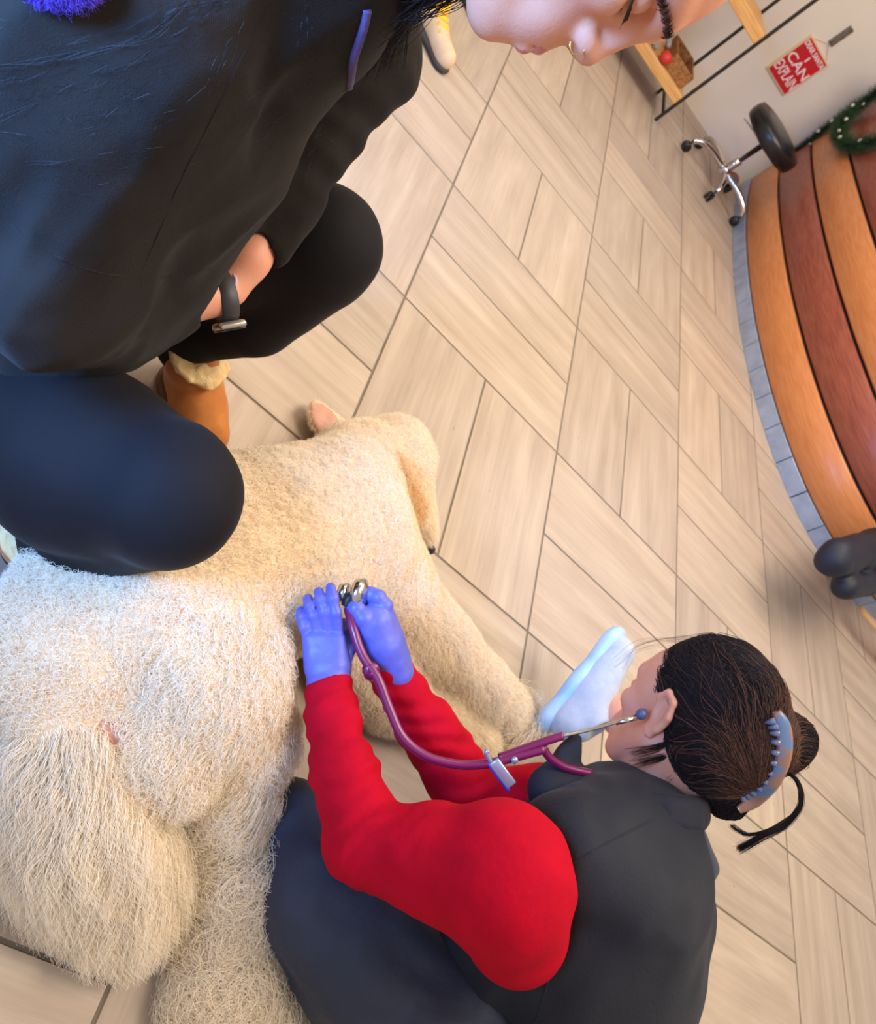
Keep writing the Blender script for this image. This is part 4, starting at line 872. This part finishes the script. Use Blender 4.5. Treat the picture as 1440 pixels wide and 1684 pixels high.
for pts, cnt in (([(380, 0), (300, 30), (210, 62), (110, 95), (0, 130)], 12), ([(330, 2), (240, 60), (140, 100), (60, 120), (0, 150)], 10), ([(370, 10), (290, 75), (190, 130), (80, 165), (0, 205)], 9), ([(520, 100), (440, 170), (330, 225), (200, 270), (60, 290)], 7),
                 ([(560, 60), (540, 140), (520, 220), (490, 300)], 9), ([(600, 30), (560, 110), (470, 200), (380, 250), (280, 290)], 9), ([(240, 150), (190, 190), (150, 205), (120, 205)], 4), ([(400, 40), (370, 110), (330, 170), (260, 210)], 6), ([(500, 10), (505, 90), (480, 180)], 5)):
    OUT += list(surf_strand(pts, 7, 16, cnt))
for _ in range(70):
    x, y = rnd.uniform(0, 560), rnd.uniform(0, 330); a = rnd.uniform(-.6, 1.1); L = rnd.uniform(25, 110); c_ = rnd.uniform(-18, 18)
    OUT += list(surf_strand([(x, y), (x - L * .5 * math.cos(a) + c_, y + L * .5 * math.sin(a)), (x - L * math.cos(a), y + L * math.sin(a) + c_)], 8, 0, 1))
strands('loose_strands', np.array(OUT), .00009, fine_m, wh, .5)
# brow, lashes, ring
def facing(y_, p): return hT(A(*p))
n = 240; t = RN.random(n); q = RN.random(n)
P0 = np.array([hT(A(.1005 - .020 * a ** 1.3, -(.010 + .036 * a), .0350 - .016 * a ** 1.5 + (b - .5) * .0065 * (1 - a * .6))) for a, b in zip(t, q)])
fdir = unit(hT(A(-.25, -.8, .15)) - hO); out_n = unit(hT(A(.8, -.5, .1)) - hO)
bs = np.stack([P0 - out_n * .002, P0 + out_n * .002 + fdir * .004, P0 + out_n * .0022 + fdir * .0085], 1) + RN.normal(size=(n, 1, 3)) * .0005
brow_m = furmat('brow_hair', (48, 32, 28), (80, 56, 48), (60, 42, 36)); strands('eyebrow', bs, .00022, brow_m, wm)
n = 70; ls_ = []
for i in range(n):
    a = i / (n - 1); p = A(.0905 - .010 * a, -(.024 + .022 * a), .0050); d = A(.5, -.45 - .3 * (a - .3), -.75); d = d / np.linalg.norm(d); ls_.append([hT(p), hT(p + d * .005), hT(p + d * .0095 + A(.0015, 0, .001))])
strands('eyelashes', np.array(ls_), .00018, brow_m, wm)
V, F = tube([hT(A(.1045 + .0058 * math.cos(t), -.0165, -.0285 + .0058 * math.sin(t))) for t in np.linspace(-2.2, 2.0, 16)], .0007, 8); mesh('nose_ring', V, F, mat('gold_ring', (226, 190, 130), .25, metallic=1), wm)
# wrist watch
wc = Q(352, 489, .95); wx = unit(Q(345, 488, .945) - Q(300, 486, .93)); wx = unit(CR[0] * .80 - CR[1] * .25 + CR[2] * .42)
wu = unit(np.cross(wx, CR[2])); wu = wu if wu @ CR[1] > 0 else -wu; wv_ = np.cross(wx, wu)
strap_m = mat('dark_grey_strap', (58, 56, 60), .5); case_m = mat('silver_case', (196, 188, 178), .28, metallic=.8); glass_m = mat('watch_glass', (12, 12, 14), .08)
wt_ = empty('wrist_watch', wc, 'smart watch with dark grey strap on the wrist between the knees', 'watch')
rowsv = []; N_ = 40; wc2 = Q(366, 489, .958)
for i in range(N_):
    a = 2 * math.pi * i / N_; rd = .0285; dr = wu * math.cos(a) + wv_ * math.sin(a)
    for s_, h_ in ((-.0105, 0), (-.0095, .0018), (.0095, .0018), (.0105, 0), (.0095, -.001), (-.0095, -.001)): rowsv.append(wc2 + dr * (rd + h_) + wx * s_)
F = [[i * 6 + k, i * 6 + (k + 1) % 6, ((i + 1) % N_) * 6 + (k + 1) % 6, ((i + 1) % N_) * 6 + k] for i in range(N_) for k in range(6)]
mesh('strap', rowsv, F, strap_m, wt_)
for q in range(4):
    dr = unit(-CR[2] * math.cos(.25 * q - .2) - wu * math.sin(.55 + .22 * q)); dr = unit(dr - wx * (dr @ wx)); V, F = lathe([(.0005, 0), (.0018, 0), (.0018, .0006), (.0005, .0006)], wc2 + dr * .0302, 10, dr); mesh('strap_hole', V, F, glass_m, wt_)
dr = unit(wu * .93 + CR[2] * .30); dr = unit(dr - wx * (dr @ wx)); tn_ = np.cross(wx, dr); Rw = np.stack([wx, tn_, dr], 1)
V, F = rbox(wc2 + dr * .033, (.034, .040, .0095), .0045, Rw, 3); mesh('case', V, F, case_m, wt_)
V, F = rbox(wc2 + dr * .0382, (.030, .036, .0012), .0005, Rw, 2); mesh('screen', V, F, glass_m, wt_)
V, F = tube(catmull([Q(384, 452, .952) , Q(388, 462, .950), Q(384, 476, .951)], 6), .0018, 8); tag(mesh('hair_tie', V, F, mat('lilac_band', (190, 180, 214), .6)), 'thin lilac band around the wrist beside the smart watch', 'wristband')
# ------------------------------------------------------------------ a bystander's shoes at the top
bsm = mat('beige_shoe', (208, 178, 140), .7, c2=(220, 192, 156), nscale=20); yel = mat('yellow_lace', (250, 190, 20), .6); dsm = mat('dark_sole', (60, 54, 48), .7); gsm = mat('grey_shoe', (126, 122, 114), .8, c2=(108, 104, 98), nscale=20)
def far_shoe(heel, toe, m, label, lace):
    s = Solid(); d = unit(toe - heel); L = np.linalg.norm(toe - heel); side = np.cross([0, 0, 1.], d); P_ = lambda x, y, z: heel + d * x * L + side * y + A(0, 0, z)
    s.cone(P_(.1, 0, .045), P_(.5, 0, .045), .036, .034, .02); s.cone(P_(.5, 0, .042), P_(.92, 0, .036), .036, .036, .02); s.cone(P_(.1, 0, .06), P_(.14, 0, .10), .034, .034, .02); s.cone(P_(.2, 0, .075), P_(.6, 0, .05), .03, .028, .02)
    s.ell(P_(.13, 0, .145), A(.034, .03, .03), .01, 0, -1)
    o, _, _ = build('sneaker', s, .005, m, None, 1, .012); tag(o, label, 'shoe')
    q = Solid(); q.cone(P_(.08, 0, .014), P_(.5, 0, .014), .040, .037, .02, 0, 1, ((0, 0, 1), .36)); q.cone(P_(.5, 0, .014), P_(.93, 0, .014), .037, .040, .02, 0, 1, ((0, 0, 1), .36)); build('sole', q, .005, dsm, o, 1, .001)
    if lace:
        for i in range(5):
            V, F = tube(catmull([P_(.30 + .09 * i, -.024, .088 - .007 * i), P_(.36 + .09 * i, 0, .106 - .010 * i), P_(.30 + .09 * i, .024, .088 - .007 * i)], 5), .0105, 8); mesh('lace', V, F, yel, o)
        V, F = rbox(P_(.30, 0, .105), (.07, .06, .05), .02); mesh('tongue', V, F, yel, o)
far_shoe(W(676, 6, .0) , W(722, 116, .0), bsm, 'beige sneaker with bright yellow laces on the floor behind the hanging hair', True)
far_shoe(W(745, -50, .0), W(782, 42, .0), gsm, 'dark grey sneaker on the floor beside the one with yellow laces', False)
